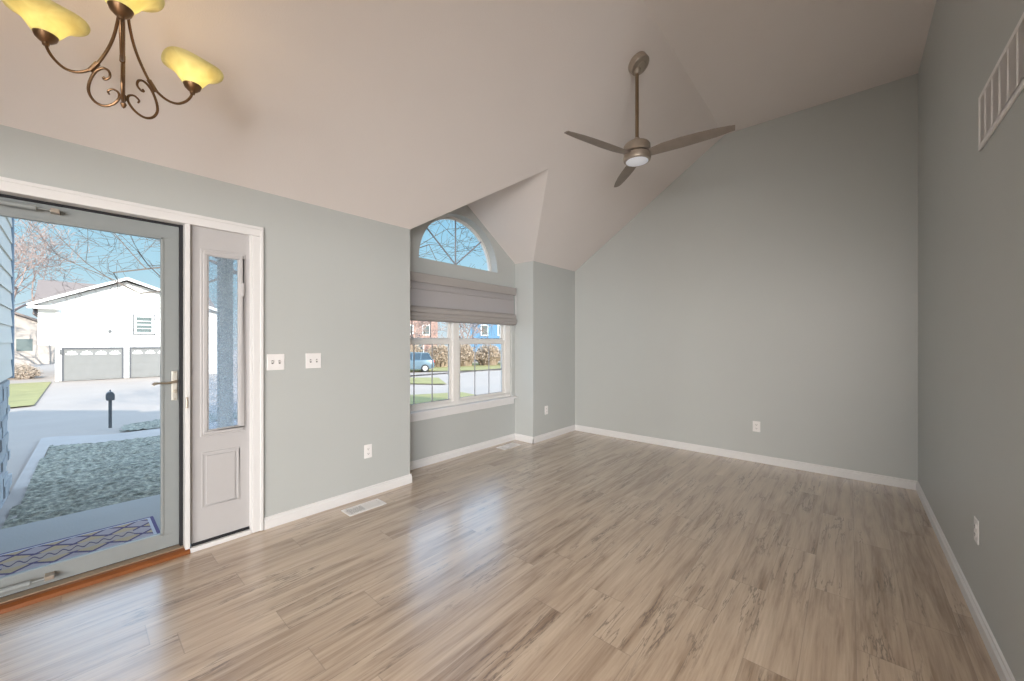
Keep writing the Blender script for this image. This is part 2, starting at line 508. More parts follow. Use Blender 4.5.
def struct(name, mb, m, parent=None, **kw):
    o = mb.build(name, m, parent, **kw)
    if not parent: o['kind'] = 'structure'
    return o


def copy_tree(o, parent=None):
    c = o.copy(); COL.objects.link(c); c.parent = parent
    for ch in list(o.children): copy_tree(ch, c)
    return c


F = Vector((math.cos(YAW), math.sin(YAW), 0))
RT = Vector((math.sin(YAW), -math.cos(YAW), 0))

# ------------------------------------------------------------------ room dimensions
YW = 3.17      # inner face of front wall
YB = 3.49      # inner face of bay wall
YR = -0.465    # right wall
XF = 5.07      # far wall
XB0, XB1 = 2.13, 4.04   # bay
TW = 0.13      # wall thickness
SL = 0.664
CFLAT = 3.795
def cz(y): return min(2.43 + SL * (YW - y), CFLAT)
def roof_z(y): return 2.43 + SL * (YW - y)
YK = YW - (CFLAT - 2.43) / SL      # where the slope meets the flat ceiling
XL, YBK = -4.0, -4.0
T = 0.12

# floor
struct('floor', MB().box(XL, XF + T, YBK, YW + TW, -0.2, 0).box(XB0 - .0, XB1 + .0, YW + TW, YB + TW, -0.2, 0), floor_mat)

# front wall: left part with door opening (door unit X -0.49..0.82, z 0..2.115)
DX0, DX1, DZ = -0.50, 0.835, 2.11
wf = MB()
wf.box(XL, DX0, YW, YW + TW, -0.2, 2.62)
wf.box(DX0, DX1, YW, YW + TW, DZ, 2.62)
wf.box(DX1, XB0, YW, YW + TW, -0.2, 2.62)
wf.box(XB1, XF + T, YW, YW + TW, -0.2, 2.60)
wf.box(DX0, DX1, YW + 0.02, YW + TW, -0.2, -0.002)
struct('wall_front', wf, wall_paint)
# bay side walls
wb = MB()
wb.box(XB0 - T, XB0, YW + TW, YB + 0.15, -0.2, 3.0)
wb.box(XB1, XB1 + T, YW + TW, YB + 0.15, -0.2, 3.0)
struct('wall_bay_sides', wb, wall_paint)

# bay window wall with rectangular opening and half-round opening
WX0, WX1, WZ0, WZ1 = 2.135, 3.975, 0.60, 2.02
AX0, AX1, AZ = 2.455, 3.686, 2.262
ACX = (AX0 + AX1) / 2; AR = (AX1 - AX0) / 2; ARZ = 0.60
NS = 32
def bay_wall():
    mb = MB()
    bm = mb.bm
    def ring(y):
        outer = [(XB0, -0.2), (XB1, -0.2), (XB1, 3.2), (XB0, 3.2)]
        return outer
    y0, y1 = YB, YB + 0.15
    mb.box(XB0, XB1, y0, y1, -0.2, WZ0)
    mb.box(XB0, WX0, y0, y1, WZ0, WZ1)
    mb.box(WX1, XB1, y0, y1, WZ0, WZ1)
    mb.box(XB0, XB1, y0, y1, WZ1, AZ)
    mb.box(XB0, AX0, y0, y1, AZ, 3.2)
    mb.box(AX1, XB1, y0, y1, AZ, 3.2)
    # above arch: strips
    pts = [(ACX - AR * math.cos(PI * i / NS), AZ + ARZ * math.sin(PI * i / NS)) for i in range(NS + 1)]
    for i in range(NS):
        a, b = pts[i], pts[i + 1]
        mb.prism([a, b, (b[0], 3.2), (a[0], 3.2)], 'y', y0, y1)
    return mb
struct('wall_bay_window', bay_wall(), wall_paint)

struct('wall_far', MB().prism([(YR - T, -0.2), (YW, -0.2), (YW, cz(YW) + 0.05), (YK, CFLAT + 0.05), (YR - T, CFLAT + 0.05)], 'x', XF, XF + T), wall_paint)
XR0 = 0.9
struct('wall_right', MB().box(XR0, XF, YR - T, YR, -0.2, cz(YR) + 0.1), wall_paint)
struct('wall_kitchen_side', MB().box(XR0, XR0 + T, YBK, YR - T, -0.2, cz(YBK) + 0.1), wall_paint)
struct('wall_left', MB().prism([(YBK, -0.2), (YW, -0.2), (YW, cz(YW) + 0.05), (YK, CFLAT + 0.05), (YBK, CFLAT + 0.05)], 'x', XL - T, XL), wall_paint)
struct('wall_back', MB().box(XL, XR0, YBK - T, YBK, -0.2, cz(YBK) + 0.1), wall_paint)

struct('light_block_header', MB().box(-1.30, -1.18, YBK, YW, 2.20, 4.0), wall_paint)  # unseen header added to block rear light from the upper left

# ceiling with the bay dormer
def ceiling():
    mb = MB(); bm = mb.bm
    V = lambda x, y, z: bm.verts.new((x, y, z))
    xm = (XB0 + XB1) / 2; zr = 2.43 + 0.655 * (xm - XB0)
    A = V(XB0, YW, 2.43); B = V(XB1, YW, 2.43); P = V(xm, YW - (zr - 2.43) / SL, zr)
    A2 = V(XB0, YB + 0.02, 2.43); B2 = V(XB1, YB + 0.02, 2.43); Q = V(xm, YB + 0.02, zr)
    L0 = V(XL - .1, YW, 2.43); R0 = V(XF + .1, YW, 2.43)
    LK = V(XL - .1, YK, CFLAT); RK = V(XF + .1, YK, CFLAT); PK = V(xm, YK, CFLAT)
    LT = V(XL - .1, YBK - .1, CFLAT); RTp = V(XF + .1, YBK - .1, CFLAT)
    bm.faces.new((L0, A, P, PK, LK)); bm.faces.new((P, B, R0, RK, PK))
    bm.faces.new((LK, PK, RK, RTp, LT))
    bm.faces.new((B, B2, Q, P)); bm.faces.new((A, P, Q, A2))
    bmesh.ops.recalc_face_normals(bm, faces=bm.faces)
    # face normals point down
    bm.normal_update()
    if list(bm.faces)[0].normal.z > 0: bmesh.ops.reverse_faces(bm, faces=bm.faces)
    o = mb.build('ceiling', ceil_paint, solid=0)
    md = o.modifiers.new('thick', 'SOLIDIFY'); md.thickness = 0.1; md.offset = -1
    o['kind'] = 'structure'
    return o
ceiling()

# ------------------------------------------------------------------ baseboards
BH, BT = 0.085, 0.014
def bb_profile(h=BH, t=BT):
    return [(0, 0), (t, 0), (t, h * 0.68), (t * 0.55, h * 0.80), (t * 0.5, h * 0.93), (0, h)]
def baseboard(name, segs):
    mb = MB()
    for (p, q, nx, ny) in segs:
        p = Vector(p); q = Vector(q); n = Vector((nx, ny))
        pr = bb_profile()
        v0 = [mb.bm.verts.new((p.x + n.x * a, p.y + n.y * a, z + 0.0005)) for a, z in pr]
        v1 = [mb.bm.verts.new((q.x + n.x * a, q.y + n.y * a, z + 0.0005)) for a, z in pr]
        k = len(pr)
        mb.bm.faces.new(v0); mb.bm.faces.new(list(reversed(v1)))
        for i in range(k): mb.bm.faces.new((v0[i], v1[i], v1[(i + 1) % k], v0[(i + 1) % k]))
    return struct(name, mb, white_trim)
baseboard('baseboard_front', [((0.903, YW), (XB0 + BT, YW), 0, -1), ((XL, YW), (-0.60, YW), 0, -1), ((XB1 - BT, YW), (XF, YW), 0, -1)])
baseboard('baseboard_bay', [((XB0, YB), (XB1, YB), 0, -1), ((XB1, YW - BT), (XB1, YB), -1, 0), ((XB0, YW - BT), (XB0, YB), 1, 0)])
baseboard('baseboard_far', [((XF, YR), (XF, YW), -1, 0)])
baseboard('baseboard_right', [((XR0 - BT, YR), (XF, YR), 0, 1)])

# ------------------------------------------------------------------ entry door unit
# outer casing (trim_1)
cs = MB()
cs.box(0.832, 0.898, YW - 0.012, YW, 0.004, 2.100)
cs.box(0.878, 0.898, YW - 0.019, YW - 0.0125, 0.004, 2.1475)
cs.box(-0.60, -0.52, YW - 0.012, YW, 0.004, 2.100)
cs.box(-0.60, -0.58, YW - 0.019, YW - 0.0125, 0.004, 2.1475)
cs.box(-0.60, 0.898, YW - 0.012, YW, 2.1005, 2.168)
cs.box(-0.60, 0.898, YW - 0.019, YW - 0.0125, 2.148, 2.168)
struct('trim_1', cs, white_trim, bevel=0.003)
# jambs
jb = MB()
jb.box(-0.52, 0.832, YW + 0.0, YW + 0.16, 2.105, 2.125)      # head
jb.box(0.468, 0.492, YW - 0.004, YW + 0.16, 0.03, 2.105)      # mullion post
jb.box(-0.50, -0.478, YW, YW + 0.16, 0.0, 2.105)
jb.box(0.822, 0.833, YW, YW + 0.16, 0.0, 2.105)
struct('trim_2', jb, white_trim, bevel=0.002)
# threshold
th = MB()
th.prism([(YW - 0.012, 0.001), (YW + 0.125, 0.001), (YW + 0.125, 0.030), (YW + 0.02, 0.030), (YW - 0.006, 0.022)], 'x', -0.478, 0.492)
struct('trim_3', th, thresh_wood, bevel=0.002)
th2 = MB().box(-0.478, 0.468, YW + 0.045, YW + 0.17, 0.030, 0.037)
struct('trim_4', th2, mat('threshold_tan_metal', (0.36, 0.27, 0.19), 0.4, metal=0.3), bevel=0.001)

# storm door
SDY = 3.27
sd = tag(empty('door_1', (0, 0, 0)), kind='structure')
fr = MB()
fr.box(-0.455, 0.452, SDY, SDY + 0.035, 2.012, 2.095)
fr.box(-0.455, 0.452, SDY, SDY + 0.035, 0.040, 0.125)
fr.box(-0.455, -0.380, SDY, SDY + 0.035, 0.125, 2.012)
fr.box(0.376, 0.452, SDY, SDY + 0.035, 0.125, 2.012)
fr.build('frame', storm_grey, sd, bevel=0.003)
rt = MB()   # glass retainer bead
for (a, b, c, d) in ((-0.38, 0.376, 2.000, 2.014), (-0.38, 0.376, 0.122, 0.136)):
    rt.box(a, b, SDY - 0.004, SDY + 0.03, c, d)
rt.box(0.364, 0.378, SDY - 0.004, SDY + 0.03, 0.125, 2.012); rt.box(-0.382, -0.368, SDY - 0.004, SDY + 0.03, 0.125, 2.012)
rt.build('glass_bead', storm_grey, sd, bevel=0.002)
MB().box(-0.37, 0.366, SDY + 0.014, SDY + 0.018, 0.13, 2.006).build('glass_pane', clear_glass, sd)
ws = MB()
ws.box(0.452, 0.468, SDY - 0.03, SDY + 0.05, 0.030, 2.105); ws.box(-0.478, -0.455, SDY - 0.01, SDY + 0.05, 0.03, 2.105)
ws.box(-0.46, 0.455, SDY - 0.02, SDY + 0.05, 2.095, 2.105)
ws.box(-0.455, 0.452, SDY + 0.004, SDY + 0.03, 0.037, 0.041)
ws.build('weatherstrip', rubber, sd)
hp = MB().box(0.414, 0.444, SDY - 0.008, SDY, 0.975, 1.165).build('handle_plate', mat('ivory_handle_plate', (0.62, 0.60, 0.54), 0.35, metal=0.3), sd, bevel=0.004)
hd = MB()
hd.tube([(0.430, SDY - 0.005, 1.098), (0.430, SDY - 0.04, 1.098)], 0.009, 10)
hd.tube([(0.434, SDY - 0.040, 1.100), (0.410, SDY - 0.043, 1.094), (0.385, SDY - 0.043, 1.090), (0.355, SDY - 0.043, 1.093), (0.33, SDY - 0.043, 1.095), (0.318, SDY - 0.043, 1.088)], [0.009, 0.008, 0.006, 0.0055, 0.006, 0.004], 8)
hd.tube([(0.345, SDY - 0.043, 1.092), (0.330, SDY - 0.043, 1.086), (0.324, SDY - 0.043, 1.080)], [0.005, 0.005, 0.003], 8)
hd.build('door_handle', nickel, sd, smooth=True)
lk = MB()
lk.tube([(0.430, SDY - 0.006, 1.035), (0.430, SDY - 0.022, 1.035)], 0.011, 10)
lk.box(0.426, 0.434, SDY - 0.032, SDY - 0.02, 1.023, 1.047)
for z in (1.155, 0.985): lk.tube([(0.430, SDY - 0.006, z), (0.430, SDY - 0.012, z)], 0.005, 8)
lk.build('lock_knob', nickel, sd, smooth=True)
for nm, zz, xe in (('top', 2.058, -0.07), ('bottom', 0.088, -0.09)):
    c = MB()
    c.tube([(-0.43, SDY - 0.045, zz), (xe - 0.06, SDY - 0.045, zz)], 0.0135, 12)
    c.tube([(xe - 0.06, SDY - 0.045, zz), (xe, SDY - 0.045, zz)], 0.005, 8)
    c.build('closer_cylinder', storm_grey, sd, smooth=True)
    k = MB().box(xe - 0.012, xe + 0.022, SDY - 0.055, SDY, zz - 0.011, zz + 0.011)
    k.box(-0.40, -0.37, SDY - 0.05, SDY, zz - 0.006, zz + 0.006)
    k.build('closer_bracket', fan_metal, sd, bevel=0.002)
hg = MB()
hg.tube([(0.475, YW - 0.008, 0.93), (0.475, YW - 0.008, 1.0)], 0.006, 8)
hg.build('strike_hinge', fan_metal, sd)

# sidelight
sl = tag(empty('window_3', (0, 0, 0)), kind='structure')
SY = YW + 0.028
p = MB()
gx0, gx1, gz0, gz1 = 0.575, 0.770, 0.755, 1.935
p.box(0.492, gx0, SY, SY + 0.045, 0.045, 2.105)
p.box(gx1, 0.822, SY, SY + 0.045, 0.045, 2.105)
p.box(gx0, gx1, SY, SY + 0.045, 0.045, gz0)
p.box(gx0, gx1, SY, SY + 0.045, gz1, 2.105)
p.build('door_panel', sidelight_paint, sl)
fr = MB()
def frame_ring(mb, x0, x1, z0, z1, w, y0, y1):
    mb.box(x0, x1, y0, y1, z0, z0 + w); mb.box(x0, x1, y0, y1, z1 - w, z1)
    mb.box(x0, x0 + w, y0, y1, z0 + w, z1 - w); mb.box(x1 - w, x1, y0, y1, z0 + w, z1 - w)
frame_ring(fr, 0.548, 0.797, 0.725, 1.965, 0.014, SY - 0.008, SY)
frame_ring(fr, 0.562, 0.783, 0.739, 1.951, 0.022, SY - 0.015, SY)
frame_ring(fr, 0.582, 0.763, 0.759, 1.931, 0.010, SY - 0.010, SY + 0.01)
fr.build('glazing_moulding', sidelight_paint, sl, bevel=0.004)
MB().box(0.58, 0.765, SY + 0.018, SY + 0.024, 0.757, 1.933).build('glass_pane', pattern_glass, sl)
rp = MB()
frame_ring(rp, 0.553, 0.762, 0.255, 0.622, 0.012, SY - 0.004, SY)
rp.box(0.578, 0.737, SY - 0.006, SY, 0.28, 0.597)
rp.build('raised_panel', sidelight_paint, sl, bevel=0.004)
MB().box(0.502, 0.818, SY - 0.012, SY + 0.002, 0.030, 0.046).build('bottom_sweep', rubber, sl)
MB().box(0.492, 0.822, YW - 0.006, SY + 0.05, 0.0005, 0.030).build('sill', white_trim, sl, bevel=0.002)
MB().box(0.772, 0.788, SY - 0.022, SY - 0.008, 1.67, 1.76).build('sensor_block', sidelight_paint, sl, bevel=0.003)
tag(sl.children[-1], 'small white sensor block')

# ------------------------------------------------------------------ double hung twin window
w1 = tag(empty('window_1', (0, 0, 0)), kind='structure')
FY = YB + 0.035
MC = 3.0     # mullion centre
fr = MB()
fr.box(WX0, WX1, FY - 0.0, FY + 0.085, WZ0, WZ0 + 0.045)
fr.box(WX0, WX1, FY, FY + 0.085, WZ1 - 0.03, WZ1)
fr.box(WX0, WX0 + 0.02, FY, FY + 0.085, WZ0 + 0.045, WZ1 - 0.03)
fr.box(WX1 - 0.10, WX1, FY, FY + 0.085, WZ0 + 0.045, WZ1 - 0.03)
fr.box(MC - 0.045, MC + 0.045, FY - 0.01, FY + 0.085, WZ0 + 0.045, WZ1 - 0.03)
fr.build('window_frame', vinyl_win, w1, bevel=0.003)
for (a, b) in ((WX0 + 0.02, MC - 0.045), (MC + 0.045, WX1 - 0.10)):
    # lower sash (inner)
    z0, z1 = WZ0 + 0.045, 1.375
    s = MB()
    s.box(a, b, FY + 0.012, FY + 0.042, z0, z0 + 0.030); s.box(a, b, FY + 0.008, FY + 0.042, z1 - 0.048, z1)
    s.box(a, a + 0.035, FY + 0.012, FY + 0.042, z0 + 0.03, z1 - 0.048); s.box(b - 0.04, b, FY + 0.012, FY + 0.042, z0 + 0.03, z1 - 0.048)
    so = s.build('lower_sash', vinyl_win, w1, bevel=0.003)
    MB().box(a + 0.035, b - 0.04, FY + 0.026, FY + 0.030, z0 + 0.03, z1 - 0.048).build('pane', clear_glass, so)
    g = MB()
    for k in (1, 2):
        x = a + 0.035 + (b - a - 0.075) * k / 3
        g.box(x - 0.006, x + 0.006, FY + 0.020, FY + 0.025, z0 + 0.03, z1 - 0.048)
    zz = 0.985
    g.box(a + 0.035, b - 0.04, FY + 0.0195, FY + 0.0255, zz - 0.008, zz + 0.008)
    frame_ring(g, a + 0.034, b - 0.039, z0 + 0.029, z1 - 0.047, 0.006, FY + 0.018, FY + 0.026)
    g.build('muntins', muntin_dark, so)
    lt = MB().box((a + b) / 2 - 0.03, (a + b) / 2 + 0.03, FY + 0.005, FY + 0.04, z1, z1 + 0.012).build('sash_lock', vinyl_win, so, bevel=0.003)
    # upper sash (outer)
    z0, z1 = 1.345, WZ1 - 0.03
    s = MB()
    s.box(a, b, FY + 0.046, FY + 0.076, z0, z0 + 0.05); s.box(a, b, FY + 0.046, FY + 0.076, z1 - 0.035, z1)
    s.box(a, a + 0.03, FY + 0.046, FY + 0.076, z0 + 0.05, z1 - 0.035); s.box(b - 0.035, b, FY + 0.046, FY + 0.076, z0 + 0.05, z1 - 0.035)
    so = s.build('upper_sash', vinyl_win, w1, bevel=0.003)
    MB().box(a + 0.03, b - 0.035, FY + 0.060, FY + 0.064, z0 + 0.05, z1 - 0.035).build('pane', clear_glass, so)
    g = MB()
    for k in (1, 2):
        x = a + 0.03 + (b - a - 0.065) * k / 3
        g.box(x - 0.006, x + 0.006, FY + 0.054, FY + 0.059, z0 + 0.05, z1 - 0.035)
    g.box(a + 0.03, b - 0.035, FY + 0.0535, FY + 0.0595, 1.70, 1.716)
    g.build('muntins', muntin_dark, so)
st = MB()
st.prism([(YB - 0.055, 0.580), (YB + 0.05, 0.580), (YB + 0.05, 0.606), (YB - 0.055, 0.606)], 'x', 2.132, 4.030)
st.box(2.15, 4.00, YB - 0.016, YB, 0.505, 0.580)
st.build('window_sill', white_trim, w1, bevel=0.004)

# half-round window
w2 = tag(empty('window_2', (0, 0, 0)), kind='structure')
def arch_ring(mb, cx_, z0, r0x, r0z, r1x, r1z, y0, y1, n=36, close=True):
    for i in range(n):
        t0, t1 = PI * i / n, PI * (i + 1) / n
        P = lambda t, rx, rz: (cx_ - rx * math.cos(t), z0 + rz * math.sin(t))
        mb.prism([P(t0, r0x, r0z), P(t1, r0x, r0z), P(t1, r1x, r1z), P(t0, r1x, r1z)], 'y', y0, y1)
fr = MB()
arch_ring(fr, ACX, AZ + 0.0, AR - 0.03, ARZ - 0.03, AR, ARZ, YB + 0.115, YB + 0.15)
fr.box(AX0, AX1, YB + 0.115, YB + 0.15, AZ, AZ + 0.02)
fr.build('window_frame', vinyl_win, w2)
pn = MB()
arcpts = [(ACX - (AR - 0.025) * math.cos(PI * i / 36), AZ + (ARZ - 0.025) * math.sin(PI * i / 36)) for i in range(37)]
pn.prism(arcpts, 'y', YB + 0.135, YB + 0.139)
pn.build('pane', clear_glass, w2)
g = MB()
for t in (math.radians(43), PI / 2, math.radians(137)):
    rx, rz = AR - 0.025, ARZ - 0.025
    p0 = Vector((ACX, YB + 0.122, AZ + 0.03)); p1 = Vector((ACX - rx * math.cos(t), YB + 0.122, AZ + rz * math.sin(t)))
    g.tube([p0, p1], 0.009, 6)
g.build('muntins', muntin_dark, w2)

# ------------------------------------------------------------------ roman shade
rs = tag(empty('roman_shade', ((WX0 + WX1) / 2, YB, 1.58)), 'taupe fabric roman shade raised halfway over the twin window', 'window shade')
def rel(mb, o): return mb.transform(Matrix.Translation(-o.location))
SX0, SX1 = 2.137, 3.985
v = MB().prism([(YB - 0.001, 2.085), (YB - 0.066, 2.085), (YB - 0.070, 2.08), (YB - 0.066, 1.985), (YB - 0.060, 1.985), (YB - 0.058, 2.07), (YB - 0.001, 2.07)], 'x', SX0, SX1)
v.box(SX0, SX0 + 0.008, YB - 0.066, YB - 0.001, 1.985, 2.085).box(SX1 - 0.008, SX1, YB - 0.066, YB - 0.001, 1.985, 2.085)
rel(v, rs).build('valance', shade_val, rs)
# panel: a vertical-profile sweep with fold tucks
prof = [(YB - 0.035, 2.07), (YB - 0.035, 1.925), (YB - 0.046, 1.918), (YB - 0.038, 1.908), (YB - 0.040, 1.735), (YB - 0.030, 1.72)]
back = [(y + 0.004, z) for y, z in reversed(prof)]
rel(MB().prism(prof + back, 'x', SX0 + 0.02, SX1 - 0.02), rs).build('fabric_panel', shade_fabric, rs)
fo = MB()
def loopf(z0, z1, d):
    n = 8
    pts = []
    for i in range(n + 1):
        t = -PI / 2 + PI * i / n
        pts.append((YB - 0.030 - d * math.cos(t), (z0 + z1) / 2 + (z1 - z0) / 2 * math.sin(t)))
    fo.prism(pts, 'x', SX0 + 0.005, SX1 - 0.005)
loopf(1.645, 1.735, 0.045); loopf(1.605, 1.68, 0.058); loopf(1.575, 1.64, 0.05)
rel(fo, rs).build('bottom_folds', shade_val, rs)
cd = MB()
cd.tube([(SX1 + 0.012, YB - 0.045, 2.03), (SX1 + 0.014, YB - 0.045, 1.7), (SX1 + 0.018, YB - 0.045, 1.62)], 0.0022, 6)
cd.tube([(SX1 + 0.026, YB - 0.045, 2.03), (SX1 + 0.024, YB - 0.045, 1.7), (SX1 + 0.018, YB - 0.045, 1.62)], 0.0022, 6)
rel(cd, rs).build('pull_cord', plastic, rs)

# ------------------------------------------------------------------ wall plates (built facing -Y at wall plane y=0)
def plate_frame(parent, w, h):
    return MB().box(-w / 2, w / 2, -0.006, -0.0003, -h / 2, h / 2).build('cover_plate', plastic, parent, bevel=0.003)
def switch_plate(loc, rz, label):
    o = tag(empty('light_switch', loc, rz), label, 'light switch', 'double light switch plates on the front wall')
    plate_frame(o, 0.115, 0.118)
    for i, s in enumerate((-1, 1)):
        x = s * 0.023
        MB().box(x - 0.0055, x + 0.0055, -0.0085, -0.006, -0.013, 0.013).build('toggle_slot', slot_dark, o)
        MB().prism([(-0.006, -0.008), (-0.018, 0.004 + 0.002), (-0.018, 0.010), (-0.006, 0.007)], 'x', x - 0.004, x + 0.004).build('toggle', plastic, o)
    for x in (-0.023, 0.023):
        for z in (-0.03, 0.03):
            MB().tube([(x, -0.006, z), (x, -0.0072, z)], 0.003, 8).build('screw', vent_white, o)
    return o
def outlet(loc, rz, label, blank=False):
    o = tag(empty('wall_outlet', loc, rz), label, 'outlet', 'white duplex outlets low on the walls')
    plate_frame(o, 0.074, 0.118)
    for z in (-0.020, 0.020):
        r = MB().prism([(0.017 * math.cos(2 * PI * k / 16), z + max(-0.0125, min(0.0125, 0.017 * math.sin(2 * PI * k / 16)))) for k in range(16)], 'y', -0.0085, -0.006).build('receptacle', vent_white, o)
        MB().box(-0.0075, -0.0045, -0.0092, -0.0084, z - 0.003, z + 0.006).box(0.0045, 0.0075, -0.0092, -0.0084, z - 0.003, z + 0.006).tube([(0, -0.0084, z - 0.0075), (0, -0.0092, z - 0.0075)], 0.0028, 8).build('slots', slot_dark, r)
    return o
switch_plate((0.980, YW, 1.203), 0, 'white double toggle switch plate beside the sidelight casing')
switch_plate((1.244, YW, 1.203), 0, 'white double toggle switch plate farther from the door, nearer the bay window')
outlet((1.700, YW, 0.395), 0, 'white duplex outlet low on the wall between door and window bay')
outlet((4.33, YW, 0.405), 0, 'white duplex outlet on the short wall right of the window bay')
outlet((XF, 0.79, 0.40), -PI / 2, 'white duplex outlet low on the wide far wall')
outlet((2.895, YR, 0.435), PI, 'white duplex outlet low on the right wall near the frame edge')

# ------------------------------------------------------------------ floor registers
def register(loc, L, W, label, half_open):
    o = tag(empty('floor_register', loc), label, 'floor vent', 'white floor registers along the front wall')
    b = MB()
    frame_h = 0.006
    b.box(-L / 2, L / 2, -W / 2, -W / 2 + 0.022, 0.0004, frame_h).box(-L / 2, L / 2, W / 2 - 0.022, W / 2, 0.0004, frame_h)
    b.box(-L / 2, -L / 2 + 0.025, -W / 2 + 0.022, W / 2 - 0.022, 0.0004, frame_h).box(L / 2 - 0.025, L / 2, -W / 2 + 0.022, W / 2 - 0.022, 0.0004, frame_h)
    b.box(-0.008, 0.008, -W / 2 + 0.022, W / 2 - 0.022, 0.0004, frame_h)
    b.build('register_frame', vent_white, o, bevel=0.0015)
    s = MB()
    n = 12
    for i in range(n):
        for (a, c) in ((-L / 2 + 0.027, -0.01), (0.01, L / 2 - 0.027)):
            x = a + (c - a) * (i + 0.5) / n
            wdt = 0.0014 if a < 0 else 0.0042
            s.box(x - wdt, x + wdt, -W / 2 + 0.021, W / 2 - 0.021, 0.001, 0.0045)
    s.build('louvers', vent_white, o)
    MB().box(-L / 2 + 0.02, L / 2 - 0.02, -W / 2 + 0.02, W / 2 - 0.02, 0.0003, 0.0008).build('duct_opening', vent_inside, o)
    return o
register((1.567, 2.98, 0), 0.315, 0.150, 'white floor register beside the front wall below the outlet', True)
register((3.71, 3.315, 0), 0.315, 0.150, 'white floor register in front of the bay window baseboard', True)

# ------------------------------------------------------------------ return-air grille on the right wall
rg = tag(empty('return_air_grille', (2.43, YR, 2.377)), 'white return-air grille high on the right wall', 'wall vent')
b = MB()
L2, H2 = 0.39, 0.127
frame_ring(b, -L2, L2, -H2, H2, 0.022, 0.0005, 0.010)
b.build('grille_frame', vent_white, rg, bevel=0.003)
s = MB()
for i in range(19):
    z = -H2 + 0.026 + i * (2 * H2 - 0.052) / 18
    s.prism([(0.001, z - 0.003), (0.009, z - 0.007), (0.009, z - 0.005), (0.001, z + 0.001)], 'x', -L2 + 0.022, L2 - 0.022)
s.build('louvers', vent_white, rg)
for i in range(1, 7):
    x = -L2 + 2 * L2 * i / 7
    MB().box(x - 0.0025, x + 0.0025, 0.001, 0.010, -H2 + 0.022, H2 - 0.022).build('support_bar', vent_white, rg)
MB().box(-L2 + 0.01, L2 - 0.01, 0.0003, 0.0009, -H2 + 0.01, H2 - 0.01).build('duct_opening', mat('grille_filter_grey', (0.50, 0.48, 0.48), 0.8), rg)

# ------------------------------------------------------------------ ceiling fan
FX, FYY = 3.066, 1.32
FC = cz(FYY)
nrm = Vector((0, -SL, -1)).normalized()   # ceiling underside normal
FS = 1.25
fan = tag(empty('ceiling_fan', (FX, FYY, FC)), 'three-blade brushed nickel ceiling fan hanging on a long downrod', 'ceiling fan')
q = Vector((0, 0, -1)).rotation_difference(nrm).to_matrix().to_4x4()
cn = MB().lathe([(0.0, -0.052), (0.030, -0.052), (0.034, -0.048), (0.062, -0.045), (0.066, -0.040), (0.067, -0.004), (0.062, 0.0)], 32, q)
cn.build('canopy', fan_metal, fan, smooth=True)
MB().lathe([(0.0, -0.085), (0.016, -0.082), (0.024, -0.066), (0.024, -0.05), (0.0, -0.04)], 20).build('hanger_ball', fan_metal, fan, smooth=True)
fan.scale = (FS, FS, FS)
zb = (2.8875 - FC) / FS       # blade height in fan space
MB().tube([(0, 0, -0.06), (0, 0, zb + 0.10)], 0.0115, 14).build('downrod', mat('bronze_downrod', (0.24, 0.17, 0.11), 0.4, metal=0.8), fan, smooth=True)
MB().lathe([(0.0, zb + 0.115), (0.016, zb + 0.115), (0.024, zb + 0.095), (0.038, zb + 0.085), (0.075, zb + 0.075), (0.084, zb + 0.062), (0.086, zb + 0.022), (0.080, zb + 0.016), (0.03, zb + 0.014), (0.0, zb + 0.014)], 40).build('motor_housing', fan_metal, fan, smooth=True)
MB().lathe([(0.0, zb + 0.012), (0.070, zb + 0.012), (0.084, zb + 0.004), (0.088, zb - 0.020), (0.084, zb - 0.036), (0.078, zb - 0.040), (0.0, zb - 0.040)], 40).build('light_ring', fan_metal, fan, smooth=True)
MB().lathe([(0.0, zb - 0.048), (0.05, zb - 0.046), (0.070, zb - 0.041), (0.072, zb - 0.037), (0.0, zb - 0.037)], 40).build('light_lens', lens_m, fan, smooth=True)
def blade_mesh():
    mb = MB(); bm = mb.bm
    st = [(0.055, -0.030, 0.030, 0.00), (0.10, -0.045, 0.030, 0.0), (0.16, -0.060, 0.030, 0.002), (0.26, -0.066, 0.030, 0.006), (0.36, -0.064, 0.026, 0.010), (0.46, -0.058, 0.018, 0.013), (0.53, -0.050, 0.006, 0.015), (0.560, -0.043, 0.000, 0.016)]
    rows = []
    for (r, a, b_, z) in st:
        row_t = []; row_b = []
        for k in range(6):
            f = k / 5
            y = a + (b_ - a) * f
            tw = -(y) * 0.22
            th = 0.004 * math.sin(PI * (0.08 + 0.84 * f))
            row_t.append(bm.verts.new((r, y, z + tw + th)))
            row_b.append(bm.verts.new((r, y, z + tw - th)))
        rows.append((row_t, row_b))
    for i in range(len(rows) - 1):
        (t0, b0), (t1, b1) = rows[i], rows[i + 1]
        for k in range(5):
            bm.faces.new((t0[k], t0[k + 1], t1[k + 1], t1[k])); bm.faces.new((b0[k], b1[k], b1[k + 1], b0[k + 1]))
        bm.faces.new((t0[0], t1[0], b1[0], b0[0])); bm.faces.new((t0[5], b0[5], b1[5], t1[5]))
    for (t, b_) in (rows[0], rows[-1]):
        bm.faces.new(list(t) + list(reversed(b_)))
    return mb
b0 = blade_mesh().build('fan_blade', fan_wood, fan, smooth=True)
b0.location = (0, 0, zb)
angs = []
for ca in (-29.5, 90.5, 208.5):    # angle in the (right, forward) frame
    d = RT * math.cos(math.radians(ca)) + F * math.sin(math.radians(ca))
    angs.append(math.atan2(d.y, d.x))
b0.rotation_euler = (0, 0, angs[0])
for a in angs[1:]:
    c = b0.copy(); COL.objects.link(c); c.parent = fan; c.rotation_euler = (0, 0, a)

